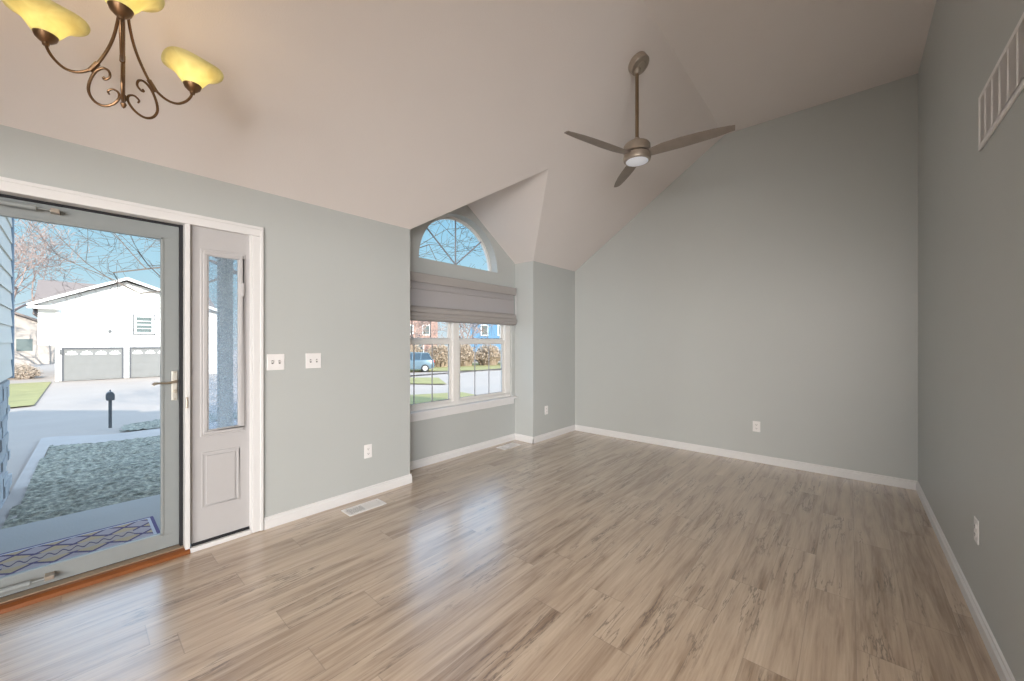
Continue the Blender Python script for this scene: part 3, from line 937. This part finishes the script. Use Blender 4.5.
# ------------------------------------------------------------------ chandelier
K = 1.1
cc = Vector((0, 0, CAM_H)) + RT * (-1.408 * K) + F * (1.395 * K)
ch = tag(empty('chandelier', (cc.x, cc.y, cz(cc.y))), 'bronze scroll-arm chandelier with three glowing amber glass shades', 'chandelier')
def cl(r, h, ang):   # chandelier-local point: r from axis, h above camera height
    return Vector((r * math.cos(ang), r * math.sin(ang), h + CAM_H - cz(cc.y)))
def smooth_path(pts, n=5):
    pts = [Vector((a, b, 0)) for a, b in pts]
    out = []
    for i in range(len(pts) - 1):
        p0 = pts[max(i - 1, 0)]; p1 = pts[i]; p2 = pts[i + 1]; p3 = pts[min(i + 2, len(pts) - 1)]
        for k in range(n):
            t = k / n
            out.append(0.5 * ((2 * p1) + (-p0 + p2) * t + (2 * p0 - 5 * p1 + 4 * p2 - p3) * t * t + (-p0 + 3 * p1 - 3 * p2 + p3) * t ** 3))
    out.append(pts[-1])
    return [(v.x, v.y) for v in out]
tips = [(-1.627, 1.34), (-1.333, 1.6), (-1.2645, 1.245)]
aangs = []
for (tx, tz) in tips:
    d = RT * (tx + 1.408) + F * (tz - 1.395)
    aangs.append(math.atan2(d.y, d.x))
arm_path = smooth_path([(0.012, 1.42), (0.014, 1.33), (0.019, 1.275), (0.034, 1.203), (0.060, 1.137), (0.096, 1.078), (0.14, 1.052), (0.182, 1.056), (0.215, 1.083), (0.236, 1.115), (0.245, 1.142)])
scroll = smooth_path([(0.060, 1.046), (0.066, 1.040), (0.058, 1.036), (0.044, 1.050), (0.048, 1.072), (0.066, 1.080), (0.090, 1.062), (0.108, 1.022), (0.112, 0.982), (0.096, 0.948), (0.068, 0.932), (0.038, 0.940), (0.016, 0.965), (0.016, 0.990), (0.034, 1.002), (0.050, 0.992), (0.046, 0.980)])
HUBZ = lambda h: h + CAM_H - cz(cc.y)
st = MB()
st.tube([(0, 0, 0.0), (0, 0, HUBZ(0.965))], 0.0055, 10)
st.build('center_stem', bronze, ch, smooth=True)
MB().lathe([(0.0, HUBZ(0.930)), (0.006, HUBZ(0.936)), (0.010, HUBZ(0.948)), (0.005, HUBZ(0.958)), (0.012, HUBZ(0.970)), (0.008, HUBZ(0.985)), (0.0, HUBZ(0.99))], 16).build('finial', bronze, ch, smooth=True)
MB().lathe([(0.0, HUBZ(1.35)), (0.02, HUBZ(1.36)), (0.028, HUBZ(1.39)), (0.014, HUBZ(1.43)), (0.0, HUBZ(1.44))], 20).build('hub', bronze, ch, smooth=True)
q2 = Vector((0, 0, -1)).rotation_difference(nrm).to_matrix().to_4x4()
MB().lathe([(0.0, -0.035), (0.02, -0.033), (0.055, -0.018), (0.062, -0.004), (0.062, 0.0)], 28, q2).build('canopy', bronze, ch, smooth=True)
for ai, ang in enumerate(aangs):
    a = MB().tube([cl(r, h, ang) for r, h in arm_path], 0.0052, 8)
    arm = a.build('arm', bronze, ch, smooth=True)
    n = len(scroll)
    MB().tube([cl(r, h, ang) for r, h in scroll], [0.0032 + 0.0018 * math.sin(PI * i / (n - 1)) for i in range(n)], 8).build('scroll', bronze, arm, smooth=True)
    j = MB().tube([cl(0.082, 1.097, ang), cl(0.108, 1.062, ang)], 0.0085, 8)
    j.build('band', bronze, arm, smooth=True)
    c0 = cl(0.245, 0, ang)
    cup = MB().lathe([(0.0, 1.135), (0.009, 1.136), (0.011, 1.146), (0.017, 1.150), (0.029, 1.162), (0.034, 1.176), (0.032, 1.178), (0.0, 1.170)], 24)
    cup.transform(Matrix.Translation((c0.x, c0.y, CAM_H - cz(cc.y))))
    cup.build('socket_cup', bronze, arm, smooth=True)
    sp = [(0.024, 1.170), (0.033, 1.178), (0.046, 1.198), (0.059, 1.218), (0.074, 1.236), (0.093, 1.251), (0.110, 1.262)]
    def wob(t, i, n=len(sp)):
        w = max(0, (i - 3) / (n - 4))
        return (0.005 * w * math.cos(3 * t), 0.006 * w * math.cos(3 * t + 1.0))
    sh = MB().lathe(sp, 48, None, wob)
    sh.transform(Matrix.Translation((c0.x, c0.y, CAM_H - cz(cc.y))))
    so = sh.build('glass_shade', amber, arm, smooth=True, solid=0)
    md = so.modifiers.new('thick', 'SOLIDIFY'); md.thickness = 0.004; md.offset = 0
    bl = MB().lathe([(0.0, 1.165), (0.012, 1.17), (0.014, 1.19), (0.026, 1.215), (0.027, 1.235), (0.016, 1.252), (0.0, 1.257)], 16)
    bl.transform(Matrix.Translation((c0.x, c0.y, CAM_H - cz(cc.y))))
    bl.build('bulb', bulb_m, arm, smooth=True)
    ld = bpy.data.lights.new('bulb_light', 'POINT'); ld.energy = 0.55; ld.color = (1.0, 0.60, 0.28); ld.shadow_soft_size = 0.03
    lo = bpy.data.objects.new('bulb_light', ld); COL.objects.link(lo); lo.parent = ch
    lo.location = (c0.x, c0.y, 1.285 + CAM_H - cz(cc.y))

# ------------------------------------------------------------------ outside: ground
def zt(Y):
    if Y < 5.15: return -0.30
    if Y < 15.3: return -0.30 - 0.70 * (Y - 5.15) / 10.15
    return -1.0 - 0.25 * min(1, (Y - 15.3) / 23)
def ground_sheet(name, pts, m, dz, kind='structure', thick=0.0):
    """polygon draped over the terrain, cut into strips at the slope breaks"""
    mb = MB()
    f = mb.bm.faces.new([mb.bm.verts.new((x, y, 0)) for x, y in pts])
    bmesh.ops.triangulate(mb.bm, faces=[f])
    for yb in (5.15, 15.3, 38.3):
        bmesh.ops.bisect_plane(mb.bm, geom=mb.bm.verts[:] + mb.bm.edges[:] + mb.bm.faces[:], plane_co=(0, yb, 0), plane_no=(0, 1, 0))
    bmesh.ops.recalc_face_normals(mb.bm, faces=mb.bm.faces)
    for f in mb.bm.faces:
        if f.normal.z < 0: f.normal_flip()
    for v_ in mb.bm.verts: v_.co.z = zt(v_.co.y) + dz
    o = mb.build(name, m, solid=0)
    tag(o, kind=kind)
    return o
ground_sheet('ground', [(-60, 3.32), (120, 3.32), (120, 150), (-60, 150)], asphalt, -0.04)
# lawn with real unevenness
def lawn(name, poly, m, dz, step=0.12, amp=0.035):
    from mathutils.geometry import intersect_point_quad_2d
    xs = [p[0] for p in poly]; ys = [p[1] for p in poly]
    mb = MB()
    def inside(x, y):
        c = False; n = len(poly)
        for i in range(n):
            x1, y1 = poly[i]; x2, y2 = poly[(i + 1) % n]
            if (y1 > y) != (y2 > y) and x < (x2 - x1) * (y - y1) / (y2 - y1) + x1: c = not c
        return c
    nx = int((max(xs) - min(xs)) / step) + 1; ny = int((max(ys) - min(ys)) / step) + 1
    grid = {}
    for i in range(nx + 1):
        for j in range(ny + 1):
            x = min(xs) + i * step; y = min(ys) + j * step
            grid[i, j] = (x, y)
    vs = {}
    def gv(i, j):
        if (i, j) not in vs:
            x, y = grid[i, j]
            h = noise.noise(Vector((x * 9, y * 9, 0))) * amp + noise.noise(Vector((x * 23, y * 23, 3))) * amp * 0.6
            vs[i, j] = mb.bm.verts.new((x, y, zt(y) + dz + h))
        return vs[i, j]
    for i in range(nx):
        for j in range(ny):
            x, y = grid[i, j]
            if inside(x + step / 2, y + step / 2):
                mb.bm.faces.new((gv(i, j), gv(i + 1, j), gv(i + 1, j + 1), gv(i, j + 1)))
    o = mb.build(name, m, solid=0, smooth=False)
    for f in o.data.polygons: f.use_smooth = False
    return o
lw = lawn('front_lawn', [(-0.42, 5.2), (1.9, 5.2), (4.0, 5.2), (4.0, 11.0), (1.3, 11.3), (0.46, 11.5), (-0.33, 12.2), (-0.36, 8.5)], lawn_m, 0.03, step=0.05)
tag(lw, 'coarse shaded lawn between the porch slab and the driveway', 'lawn', kind='stuff')
lw2 = lawn('lawn_strip', [(0.75, 13.4), (1.3, 13.2), (4.5, 12.9), (4.5, 15.2), (1.9, 15.6), (0.95, 15.3)], lawn_m, 0.03, step=0.08)
tag(lw2, 'strip of shaded grass beside the mailbox post', 'lawn', kind='stuff')
ground_sheet('trim_5', [(-0.50, 5.1), (-0.37, 5.1), (-0.33, 12.2), (0.46, 11.5), (1.3, 11.3), (4.0, 11.0), (4.5, 12.9), (1.3, 13.2), (0.6, 13.2), (-0.30, 14.4), (-0.50, 14.4)], concrete_walk, 0.012)
# grass patches beyond
for nm, pl, lb in (
    ('grass_patch', [(-1.9, 23.2), (-1.0, 23.6), (-0.95, 39.0), (-3.4, 39.0)], 'bright green grass wedge left of the white garage'),
    ('grass_patch', [(3.2, 7.5), (9.0, 8.2), (10.9, 12.4), (8.0, 15.8), (5.5, 12.5)], 'yellow-green lawn just outside the bay window'),
    ('grass_patch', [(12.5, 19.2), (13.8, 17.0), (16.2, 20.8), (15.0, 22.6)], 'small worn grass patch between driveway and street'),
    ('grass_patch', [(14.5, 30.0), (27.5, 21.0), (40, 26.5), (22, 46)], 'long sunlit grass verge across the street beneath brown shrubs')):
    o = ground_sheet(nm, pl, grass_far, 0.02, kind='stuff')
    tag(o, lb, 'grass')

# porch
struct('porch_slab', MB().box(-0.55, 1.9, YW + TW + 0.0, 5.12, -0.42, -0.15), porch_conc, bevel=0.01)
dm = tag(MB().box(-0.45, 0.45, -0.27, 0.27, 0.0, 0.012).build('doormat', doormat_m, None, bevel=0.003, loc=(0.0, 4.215, -0.150)), 'purple and tan lattice doormat on the porch slab outside the glass door', 'doormat')
pr = MB().prism([(YW + TW, 2.45), (5.3, 2.45), (5.3, 2.6), (YW + TW, 3.0)], 'x', -0.5, 1.98)
struct('porch_roof', pr, siding_m)
post = tag(empty('porch_column', (1.050, 4.93, -0.15)), 'square blue-grey porch column seen through the sidelight', 'column')
MB().box(-0.058, 0.058, -0.058, 0.058, 0.30, 2.6).build('shaft', post_m, post, bevel=0.006)
MB().box(-0.10, 0.10, -0.10, 0.10, 0.0, 0.30).box(-0.09, 0.09, -0.09, 0.09, 0.30, 0.34).build('base', post_m, post, bevel=0.008)

# garage wing with lap siding, left of the porch
sx = -0.50
sd_ = MB()
zt0 = 0.93
lap = 0.205
k = 0
z = zt0
while z < 3.3:
    v0 = [(sx - 0.05, z), (sx + 0.0, z), (sx - 0.014, z + lap), (sx - 0.05, z + lap)]
    sd_.prism([(a, b) for a, b in v0], 'y', YW + TW, 7.84)
    z += lap
struct('wall_garage_siding', sd_, siding_m)
struct('trim_6', MB().box(sx - 0.05, sx + 0.008, 7.84, 7.93, 0.90, 3.4), corner_m)
gw = MB().box(-6.5, sx - 0.05, YW + TW + 0.01, 7.90, -0.6, 3.4)
struct('wall_garage_wing', gw, siding_m)
stn = MB()
random.seed(3)
z = -0.6
while z < 0.89:
    h = random.uniform(0.07, 0.14); h = min(h, 0.90 - z)
    y = YW + TW + 0.01
    yend = 7.62 + random.uniform(-0.16, 0.16)
    while y < yend - 0.05:
        l = random.uniform(0.18, 0.45); y2 = min(y + l, yend)
        stn.box(sx - 0.05, sx + random.uniform(-0.022, 0.0), y + 0.004, y2 - 0.004, z + 0.003, z + h - 0.003)
        y = y2
    z += h
struct('wall_stone_base', stn, stone_m)
struct('roof_garage', MB().prism([(-6.9, 3.3), (sx + 0.3, 3.3), (sx + 0.3, 3.4), (-3.5, 4.8), (-6.9, 3.4)], 'y', YW + TW + 0.03, 8.3), roof_m)
# unseen storey block behind the room, added to cast shade on the front yard
us = MB()
us.box(-9, 5.3, -9.5, -4.2, -0.5, 6.4)
us.prism([(-9.9, 6.4), (-3.8, 6.4), (-6.85, 9.5)], 'x', -9.3, 5.6)
struct('shade_storey', us, siding_m)
rf = MB().prism([(YW + 0.15, 2.65), (YW + 0.15, 2.55), (1.0, roof_z(1.0) + 0.12), (-1.5, roof_z(-1.5) + 0.12), (-4.2, roof_z(-1.5) - 0.9), (-4.2, roof_z(-1.5) - 0.8), (-1.5, roof_z(-1.5) + 0.24)], 'x', -9, 1.95)
rf.prism([(2.1, roof_z(2.1) + 0.24), (2.1, roof_z(2.1) + 0.12), (-1.5, roof_z(-1.5) + 0.12), (-4.2, roof_z(-1.5) - 0.9), (-4.2, roof_z(-1.5) - 0.8), (-1.5, roof_z(-1.5) + 0.24)], 'x', 1.95, 5.5)
struct('roof_front', rf, roof_m)

# ------------------------------------------------------------------ mailbox post
mx_, my_ = 0.66, 15.15
mbx = tag(empty('mailbox', (mx_, my_, zt(my_))), 'black mailbox on a slim post at the edge of the driveway', 'mailbox')
mbx.scale = (0.55, 0.55, 0.76)
MB().box(-0.06, 0.06, -0.06, 0.06, 0, 1.02).build('post', iron_m, mbx, bevel=0.008)
pf = [(-0.13, 1.0), (0.13, 1.0), (0.15, 1.04), (0.15, 1.17)] + [(0.15 * math.cos(PI * i / 10), 1.17 + 0.13 * math.sin(PI * i / 10)) for i in range(1, 10)] + [(-0.15, 1.17), (-0.15, 1.04)]
MB().prism(pf, 'y', -0.26, 0.26).build('box', iron_m, mbx, bevel=0.006)
MB().prism([(a * 0.9, 1.0 + (b - 1.0) * 0.92 + 0.01) for a, b in pf], 'y', -0.275, -0.26).build('front_door', iron_m, mbx)
MB().lathe([(0.0, 1.30), (0.022, 1.31), (0.03, 1.335), (0.02, 1.365), (0.0, 1.375)], 12).build('finial', iron_m, mbx, smooth=True)

# ------------------------------------------------------------------ white house opposite
HY = 39.5; HG = -1.26
hs = tag(empty('house', (2.5, HY, HG)), 'white gabled house with two grey garage doors across the street', 'house', 'houses across the street')
hl = lambda mb: mb.transform(Matrix.Translation((-2.5, -HY, -HG)))
wl = MB()
wl.prism([(-0.80, HG), (8.0, HG), (8.0, 3.9), (2.52, 5.72), (-0.80, 4.15), (-1.52, 3.82), (-1.52, 1.15), (-0.80, 1.15)], 'y', HY, HY + 9)
hl(wl).build('wall', house_white, hs)
rfm = MB()
for (xa, za, xb, zb2) in ((-1.95, 3.72, 2.52, 5.92), (2.52, 5.92, 8.4, 3.75)):
    rfm.prism([(xa, za), (xb, zb2), (xb, zb2 + 0.06), (xa, za + 0.06)], 'y', HY - 0.55, HY + 9)
hl(rfm).build('roof', roof_m, hs)
fm = MB()
for (xa, za, xb, zb2) in ((-1.95, 3.60, 2.52, 5.80), (2.52, 5.80, 8.4, 3.63)):
    fm.prism([(xa, za), (xb, zb2), (xb, zb2 + 0.19), (xa, za + 0.19)], 'y', HY - 0.62, HY - 0.5)
hl(fm).build('rake_board', house_trim, hs)
gt = MB().box(-1.95, -0.6, HY - 0.62, HY - 0.05, 3.50, 3.68)
hl(gt).build('gutter', house_trim, hs)
dsp = MB().box(-0.76, -0.62, HY - 0.14, HY, HG, 3.55)
hl(dsp).build('downspout', house_trim, hs)
# main roof behind
mr = MB().prism([(HY + 3.5, 3.3), (HY + 10, 6.4), (HY + 16, 3.3)], 'x', -1.9, 9)
hl(mr).build('rear_roof', roof_m, hs)
for (xa, xb) in ((-0.42, 2.30), (2.78, 5.5)):
    surr = MB()
    frame = hl(MB().box(xa - 0.10, xa, HY - 0.06, HY - 0.001, HG, 0.98).box(xb, xb + 0.10, HY - 0.06, HY - 0.001, HG, 0.98).box(xa, xb, HY - 0.06, HY - 0.001, 0.86, 0.98)).build('garage_frame', garage_win, hs)
    gd = MB().box(xa, xb, HY - 0.02, HY - 0.001, HG + 0.01, 0.86)
    rows, cols = 4, 5
    for r_ in range(rows):
        for c_ in range(cols):
            x0 = xa + (xb - xa) * c_ / cols + 0.06; x1 = xa + (xb - xa) * (c_ + 1) / cols - 0.06
            z0 = HG + 0.08 + 2.04 * r_ / rows; z1 = z0 + 0.38
            gd.box(x0, x1, HY - 0.035, HY - 0.02, z0, z1)
    g_ = hl(gd).build('garage_door', garage_m, hs)
    fw = MB()
    for c_ in range(4):   # sunburst panes in the top row
        x0 = xa + (xb - xa) * (c_ + 0.5) / 4
        for q_ in range(5):
            t = PI * (q_ + 0.5) / 5
            fw.prism([(x0 - 0.01, 0.47), (x0 + 0.28 * math.cos(t - 0.18), 0.47 + 0.28 * abs(math.sin(t - 0.18))), (x0 + 0.28 * math.cos(t + 0.18), 0.47 + 0.28 * abs(math.sin(t + 0.18)))], 'y', HY - 0.042, HY - 0.036)
    hl(fw).build('sunburst_panes', house_trim, g_)
wf_ = MB(); frame_ring(wf_, 2.93, 4.02, 1.95, 3.32, 0.13, HY - 0.07, HY - 0.001)
wfo = hl(wf_).build('window', house_trim, hs)
wd = MB(); frame_ring(wd, 2.86, 4.09, 1.88, 3.39, 0.07, HY - 0.05, HY - 0.001)
hl(wd).build('window_surround', garage_win, hs)
hl(MB().box(3.06, 3.89, HY - 0.03, HY - 0.001, 2.08, 3.19)).build('pane', win_glass_m, wfo)
hl(MB().box(3.06, 3.89, HY - 0.05, HY - 0.03, 2.60, 2.68).box(3.06, 3.89, HY - 0.045, HY - 0.03, 2.88, 2.92).box(3.06, 3.89, HY - 0.045, HY - 0.03, 2.33, 2.37)).build('sash_bars', house_trim, wfo)
hl(MB().box(1.62, 1.78, HY - 0.16, HY, 2.02, 2.22)).build('flood_light', iron_m, hs, bevel=0.02)
hl(MB().box(2.02, 2.10, HY - 0.10, HY, 1.92, 1.98)).build('wall_socket', iron_m, hs)
hl(MB().box(-0.62, -0.48, HY - 0.16, HY, 0.55, 0.85)).build('coach_light', iron_m, hs)

# distant house far left, behind the white one
h2 = tag(empty('house', (-5.4, 76, -1.3)), 'pale distant house behind the bushes left of the white garage', 'house', 'houses across the street')
MB().prism([(-4, 0), (4, 0), (4, 4.4), (0, 6.3), (-4, 4.4)], 'y', -3, 3).build('wall', tan_house_m, h2)
r_ = MB()
for s in (-1, 1): r_.prism([(0, 6.35), (s * 4.6, 4.15), (s * 4.6, 4.4), (0, 6.6)], 'y', -3.4, 3.4)
r_.build('roof', roof_m, h2)
for xx in (-1.5, 1.6):
    w_ = MB().box(xx - 0.6, xx + 0.6, -3.05, -2.99, 1.6, 3.0).build('window', win_glass_m, h2)

# ------------------------------------------------------------------ houses beyond the bay window
def simple_house(loc, rz, label, m, w, d, h, rise, wins):
    o = tag(empty('house', loc, rz), label, 'house', 'houses across the street')
    MB().prism([(-w / 2, 0), (w / 2, 0), (w / 2, h), (0, h + rise), (-w / 2, h)], 'y', 0, d).build('wall', m, o)
    r_ = MB()
    for s in (-1, 1): r_.prism([(0, h + rise + 0.02), (s * (w / 2 + 0.4), h - 0.2), (s * (w / 2 + 0.4), h + 0.05), (0, h + rise + 0.3)], 'y', -0.4, d + 0.4)
    r_.build('roof', roof_m, o)
    for (x, z, ww, hh) in wins:
        f = MB(); frame_ring(f, x - ww / 2, x + ww / 2, z, z + hh, 0.12, -0.08, -0.001)
        fo_ = f.build('window', house_trim, o)
        MB().box(x - ww / 2 + 0.1, x + ww / 2 - 0.1, -0.04, -0.001, z + 0.1, z + hh - 0.1).build('pane', win_glass_m, fo_)
    return o
face = lambda x, y: math.atan2(y, x) - PI / 2
simple_house((38.2, 36.0, -1.2), face(38.2, 36) , 'bright blue house seen in the right sash above the brown shrubs', blue_house_m, 7.6, 8, 6.0, 2.4, [(-1.9, 3.4, 1.0, 1.5), (0.4, 3.4, 1.0, 1.5), (2.3, 3.4, 1.2, 1.6)])
simple_house((31.0, 46.5, -1.2), face(31.0, 46.5), 'pale brick house seen in the left sash above the blue car', brick_m, 8.0, 8, 6.0, 2.4, [(-2.4, 3.5, 1.1, 1.5), (0.0, 3.6, 1.3, 1.4), (2.4, 3.5, 1.1, 1.5), (1.4, 0.9, 1.4, 1.6)])

# ------------------------------------------------------------------ car
def build_car(loc, rz):
    o = tag(empty('car', loc, rz), 'light blue hatchback SUV parked in the street outside the bay window', 'car')
    # side outline (x along length, z up), nose at -x, tail at +x
    body = MB(); bm = body.bm
    secs = []   # x, z_bottom, z_belt, half width bottom, half width belt
    data = [(-2.15, 0.35, 0.62, 0.62, 0.60), (-2.05, 0.28, 0.80, 0.78, 0.70), (-1.6, 0.26, 0.93, 0.86, 0.78), (-0.95, 0.26, 1.02, 0.88, 0.83), (0.0, 0.26, 1.04, 0.89, 0.85),
            (1.1, 0.26, 1.06, 0.88, 0.84), (1.75, 0.28, 1.08, 0.86, 0.81), (2.05, 0.34, 1.04, 0.80, 0.74), (2.13, 0.42, 0.85, 0.72, 0.68)]
    for (x, zb_, zt_, wb_, wt_) in data:
        zm = (zb_ + zt_) / 2
        pts = [(-wb_ * .96, zb_), (-wb_, zb_ + .12), (-wb_, zm), (-wt_, zt_ - .04), (-wt_ * .9, zt_), (wt_ * .9, zt_), (wt_, zt_ - .04), (wb_, zm), (wb_, zb_ + .12), (wb_ * .96, zb_)]
        secs.append([bm.verts.new((x, a, b_)) for a, b_ in pts])
    n = 10
    for i in range(len(secs) - 1):
        for k in range(n): bm.faces.new((secs[i][k], secs[i][(k + 1) % n], secs[i + 1][(k + 1) % n], secs[i + 1][k]))
    bm.faces.new(secs[0]); bm.faces.new(list(reversed(secs[-1])))
    body.build('body', car_paint, o, bevel=0.03, smooth=True)
    cab = MB(); bm = cab.bm
    lo = [(-1.0, 0.80), (1.95, 0.76)]; hi = [(-0.35, 0.62), (1.60, 0.60)]
    vb = [bm.verts.new((x, s * w, 1.02)) for (x, w) in lo for s in (-1, 1)]
    vt = [bm.verts.new((x, s * w, 1.58)) for (x, w) in hi for s in (-1, 1)]
    bm.faces.new((vb[0], vb[1], vb[3], vb[2])); bm.faces.new((vt[0], vt[2], vt[3], vt[1]))
    bm.faces.new((vb[0], vt[0], vt[1], vb[1])); bm.faces.new((vb[2], vb[3], vt[3], vt[2]))
    bm.faces.new((vb[0], vb[2], vt[2], vt[0])); bm.faces.new((vb[1], vt[1], vt[3], vb[3]))
    cab.build('windows', car_glass, o, bevel=0.03)
    rf_ = MB().prism([(-0.42, 1.57), (1.66, 1.57), (1.60, 1.64), (0.3, 1.68), (-0.3, 1.64)], 'y', -0.60, 0.60)
    for s in (-1, 1):
        for (xa, xb) in ((-1.02, -0.36), (0.35, 0.38), (1.0, 1.05), (1.93, 1.62)):
            rf_.tube([(xa, s * 0.80, 1.03), (xb, s * 0.615, 1.60)], 0.035, 6)
    rf_.build('roof', car_paint, o, bevel=0.01)
    for x in (-1.35, 1.35):
        for s in (-1, 1):
            M = Matrix.Translation((x, s * 0.80, 0.34)) @ Matrix.Rotation(PI / 2, 4, 'X')
            w = MB().lathe([(0.0, -0.11), (0.27, -0.11), (0.33, -0.08), (0.34, 0.0), (0.33, 0.08), (0.27, 0.11), (0.0, 0.11)], 24, M).build('wheel', tyre_m, o, smooth=True)
            MB().lathe([(0.0, -0.125), (0.05, -0.125), (0.20, -0.118), (0.21, 0.0), (0.20, 0.118), (0.05, 0.125), (0.0, 0.125)], 24, M).build('rim', wheel_m, w, smooth=True)
    for s in (-1, 1):
        MB().box(2.02, 2.14, s * 0.62 - 0.1, s * 0.62 + 0.1, 0.80, 1.0).build('tail_lamp', red_lamp, o, bevel=0.02)
        MB().box(-2.12, -2.0, s * 0.55 - 0.12, s * 0.55 + 0.12, 0.66, 0.78).build('headlamp', wheel_m, o, bevel=0.02)
    return o
cy_ = 26.9
build_car((18.6, 28.0, zt(28.0) - 0.04), math.radians(-32))

# ------------------------------------------------------------------ trees and shrubs
def grow(mb, p, d, length, rad, depth, rng, spread=0.55, droop=0.0, minr=0.004, kids=(2, 3)):
    pts = [p]; rr = [rad]
    n = 3
    cur = p.copy(); dd = d.copy()
    for i in range(n):
        dd = (dd + Vector((rng.uniform(-1, 1), rng.uniform(-1, 1), rng.uniform(-1, 1))) * 0.16 + Vector((0, 0, -droop))).normalized()
        cur = cur + dd * length / n
        pts.append(cur.copy()); rr.append(max(minr, rad * (1 - 0.38 * (i + 1) / n)))
    mb.tube(pts, rr, 5 if rad > 0.03 else 3, cap=False)
    if depth == 0: return
    for k in range(rng.randint(*kids)):
        a = Vector((rng.uniform(-1, 1), rng.uniform(-1, 1), rng.uniform(-0.6, 1))).normalized()
        nd = (dd * (1 - spread) + a * spread).normalized()
        idx = rng.choice([2, 3, 3])
        grow(mb, pts[idx], nd, length * rng.uniform(0.62, 0.85), max(minr, rr[idx] * 0.66), depth - 1, rng, spread, droop, minr, kids)
def tree(name, loc, h, label, cat, group, m, depth=6, spread=0.55, seed=1, trunk_r=0.14, droop=0.0, kids=(2, 3), minr=0.004, lean=(0, 0), rise=0.9):
    rng = random.Random(seed)
    o = tag(empty(name, loc), label, cat, group)
    t = MB()
    top = Vector((lean[0] * 0.3, lean[1] * 0.3, h * 0.32))
    t.tube([(0, 0, -0.05), (0.02, 0.01, h * 0.12), top], [trunk_r * 1.25, trunk_r, trunk_r * 0.85], 10)
    t.build('trunk', m, o, smooth=True)
    b = MB()
    for k in range(5):
        a = 2 * PI * k / 5 + rng.uniform(-.3, .3)
        d = Vector((math.cos(a) * 0.8 + lean[0], math.sin(a) * 0.8 + lean[1], rise)).normalized()
        grow(b, top, d, h * 0.24, trunk_r * 0.6, depth - 1, rng, spread, droop, minr, kids)
    grow(b, top, Vector((0, 0, 1)), h * 0.26, trunk_r * 0.7, depth - 1, rng, spread, droop, minr, kids)
    b.build('branches', m, o)
    return o
tree('tree', (3.3, 9.6, zt(9.6)), 9.6, 'large bare tree in the front yard whose branches cross the sky', 'tree', None, bark, depth=7, seed=11, spread=0.5, droop=0.0, minr=0.0035, kids=(3, 3), rise=0.35, trunk_r=0.10)
tree('tree', (-4.2, 58.0, zt(58)), 15.0, 'tall pinkish bare tree rising left of the white house roof', 'tree', 'bare trees across the street', twig_pink, depth=6, seed=5, spread=0.55, minr=0.016, kids=(3, 3), trunk_r=0.2)
bt = [(27.0, 39.0, 7.5, 'bare tree in the left sash, in front of the brick house'), (30.5, 34.0, 7.0, 'bare tree in the right sash, left of the blue house')]
for i, (x, y, h, lb) in enumerate(bt):
    tree('tree', (x, y, zt(y)), h, lb, 'tree', 'bare trees across the street', twig_pink, depth=5, seed=20 + i, minr=0.02, kids=(3, 3), trunk_r=0.16)

def shrub(loc, r, h, label, m, seed):
    rng = random.Random(seed)
    mb = MB()
    for i in range(420):
        a = rng.uniform(0, 2 * PI); q_ = rng.uniform(0.1, 1.0) ** 0.5
        d = Vector((math.cos(a) * q_ * r, math.sin(a) * q_ * r, h * (1.05 - 0.65 * q_ * q_) * rng.uniform(0.75, 1.05)))
        mid = Vector((d.x * 0.75, d.y * 0.75, d.z * 0.5))
        mb.tube([(d.x * 0.6, d.y * 0.6, 0), mid, d], [0.03, 0.025, 0.012], 3, cap=False)
        for j in range(5):
            e_ = mid.lerp(d, rng.uniform(0.1, 1)) ; f_ = e_ + Vector((rng.uniform(-1, 1), rng.uniform(-1, 1), rng.uniform(-.6, 1))) * 0.24 * r
            mb.tube([e_, f_], [0.018, 0.012], 3, cap=False)
            # a leaf tuft
            s_ = 0.045 * r
            c_ = f_
            n1 = Vector((rng.uniform(-1, 1), rng.uniform(-1, 1), rng.uniform(-1, 1))).normalized() * s_
            n2 = n1.orthogonal().normalized() * s_
            mb.poly([c_ - n1, c_ + n2, c_ + n1, c_ - n2])
    o = mb.build('shrub', m, loc=loc, solid=0)
    tag(o, label, 'shrub', 'brown shrubs across the street')
    return o
sh = [(22.0, 33.0, 1.5, 2.6, 'brown shrub rising behind the blue car', bush_m),
      (24.6, 31.6, 1.45, 2.5, 'brown shrub just right of the blue car in the left sash', bush_m),
      (27.0, 30.6, 1.45, 2.6, 'brown shrub in the right sash, next to the window mullion', bush_m),
      (29.6, 29.4, 1.45, 2.5, 'rounded brown shrub in the right sash below the blue house', bush_m),
      (32.2, 28.4, 1.45, 2.5, 'brown shrub cut off by the right edge of the bay window', bush_m),
      (-2.5, 44.5, 0.9, 1.0, 'low dull shrub between the siding corner and the white garage', bush_green)]
for i, (x, y, r, h, lb, m_) in enumerate(sh):
    shrub((x, y, zt(y) - 0.04), r, h, lb, m_, 50 + i)
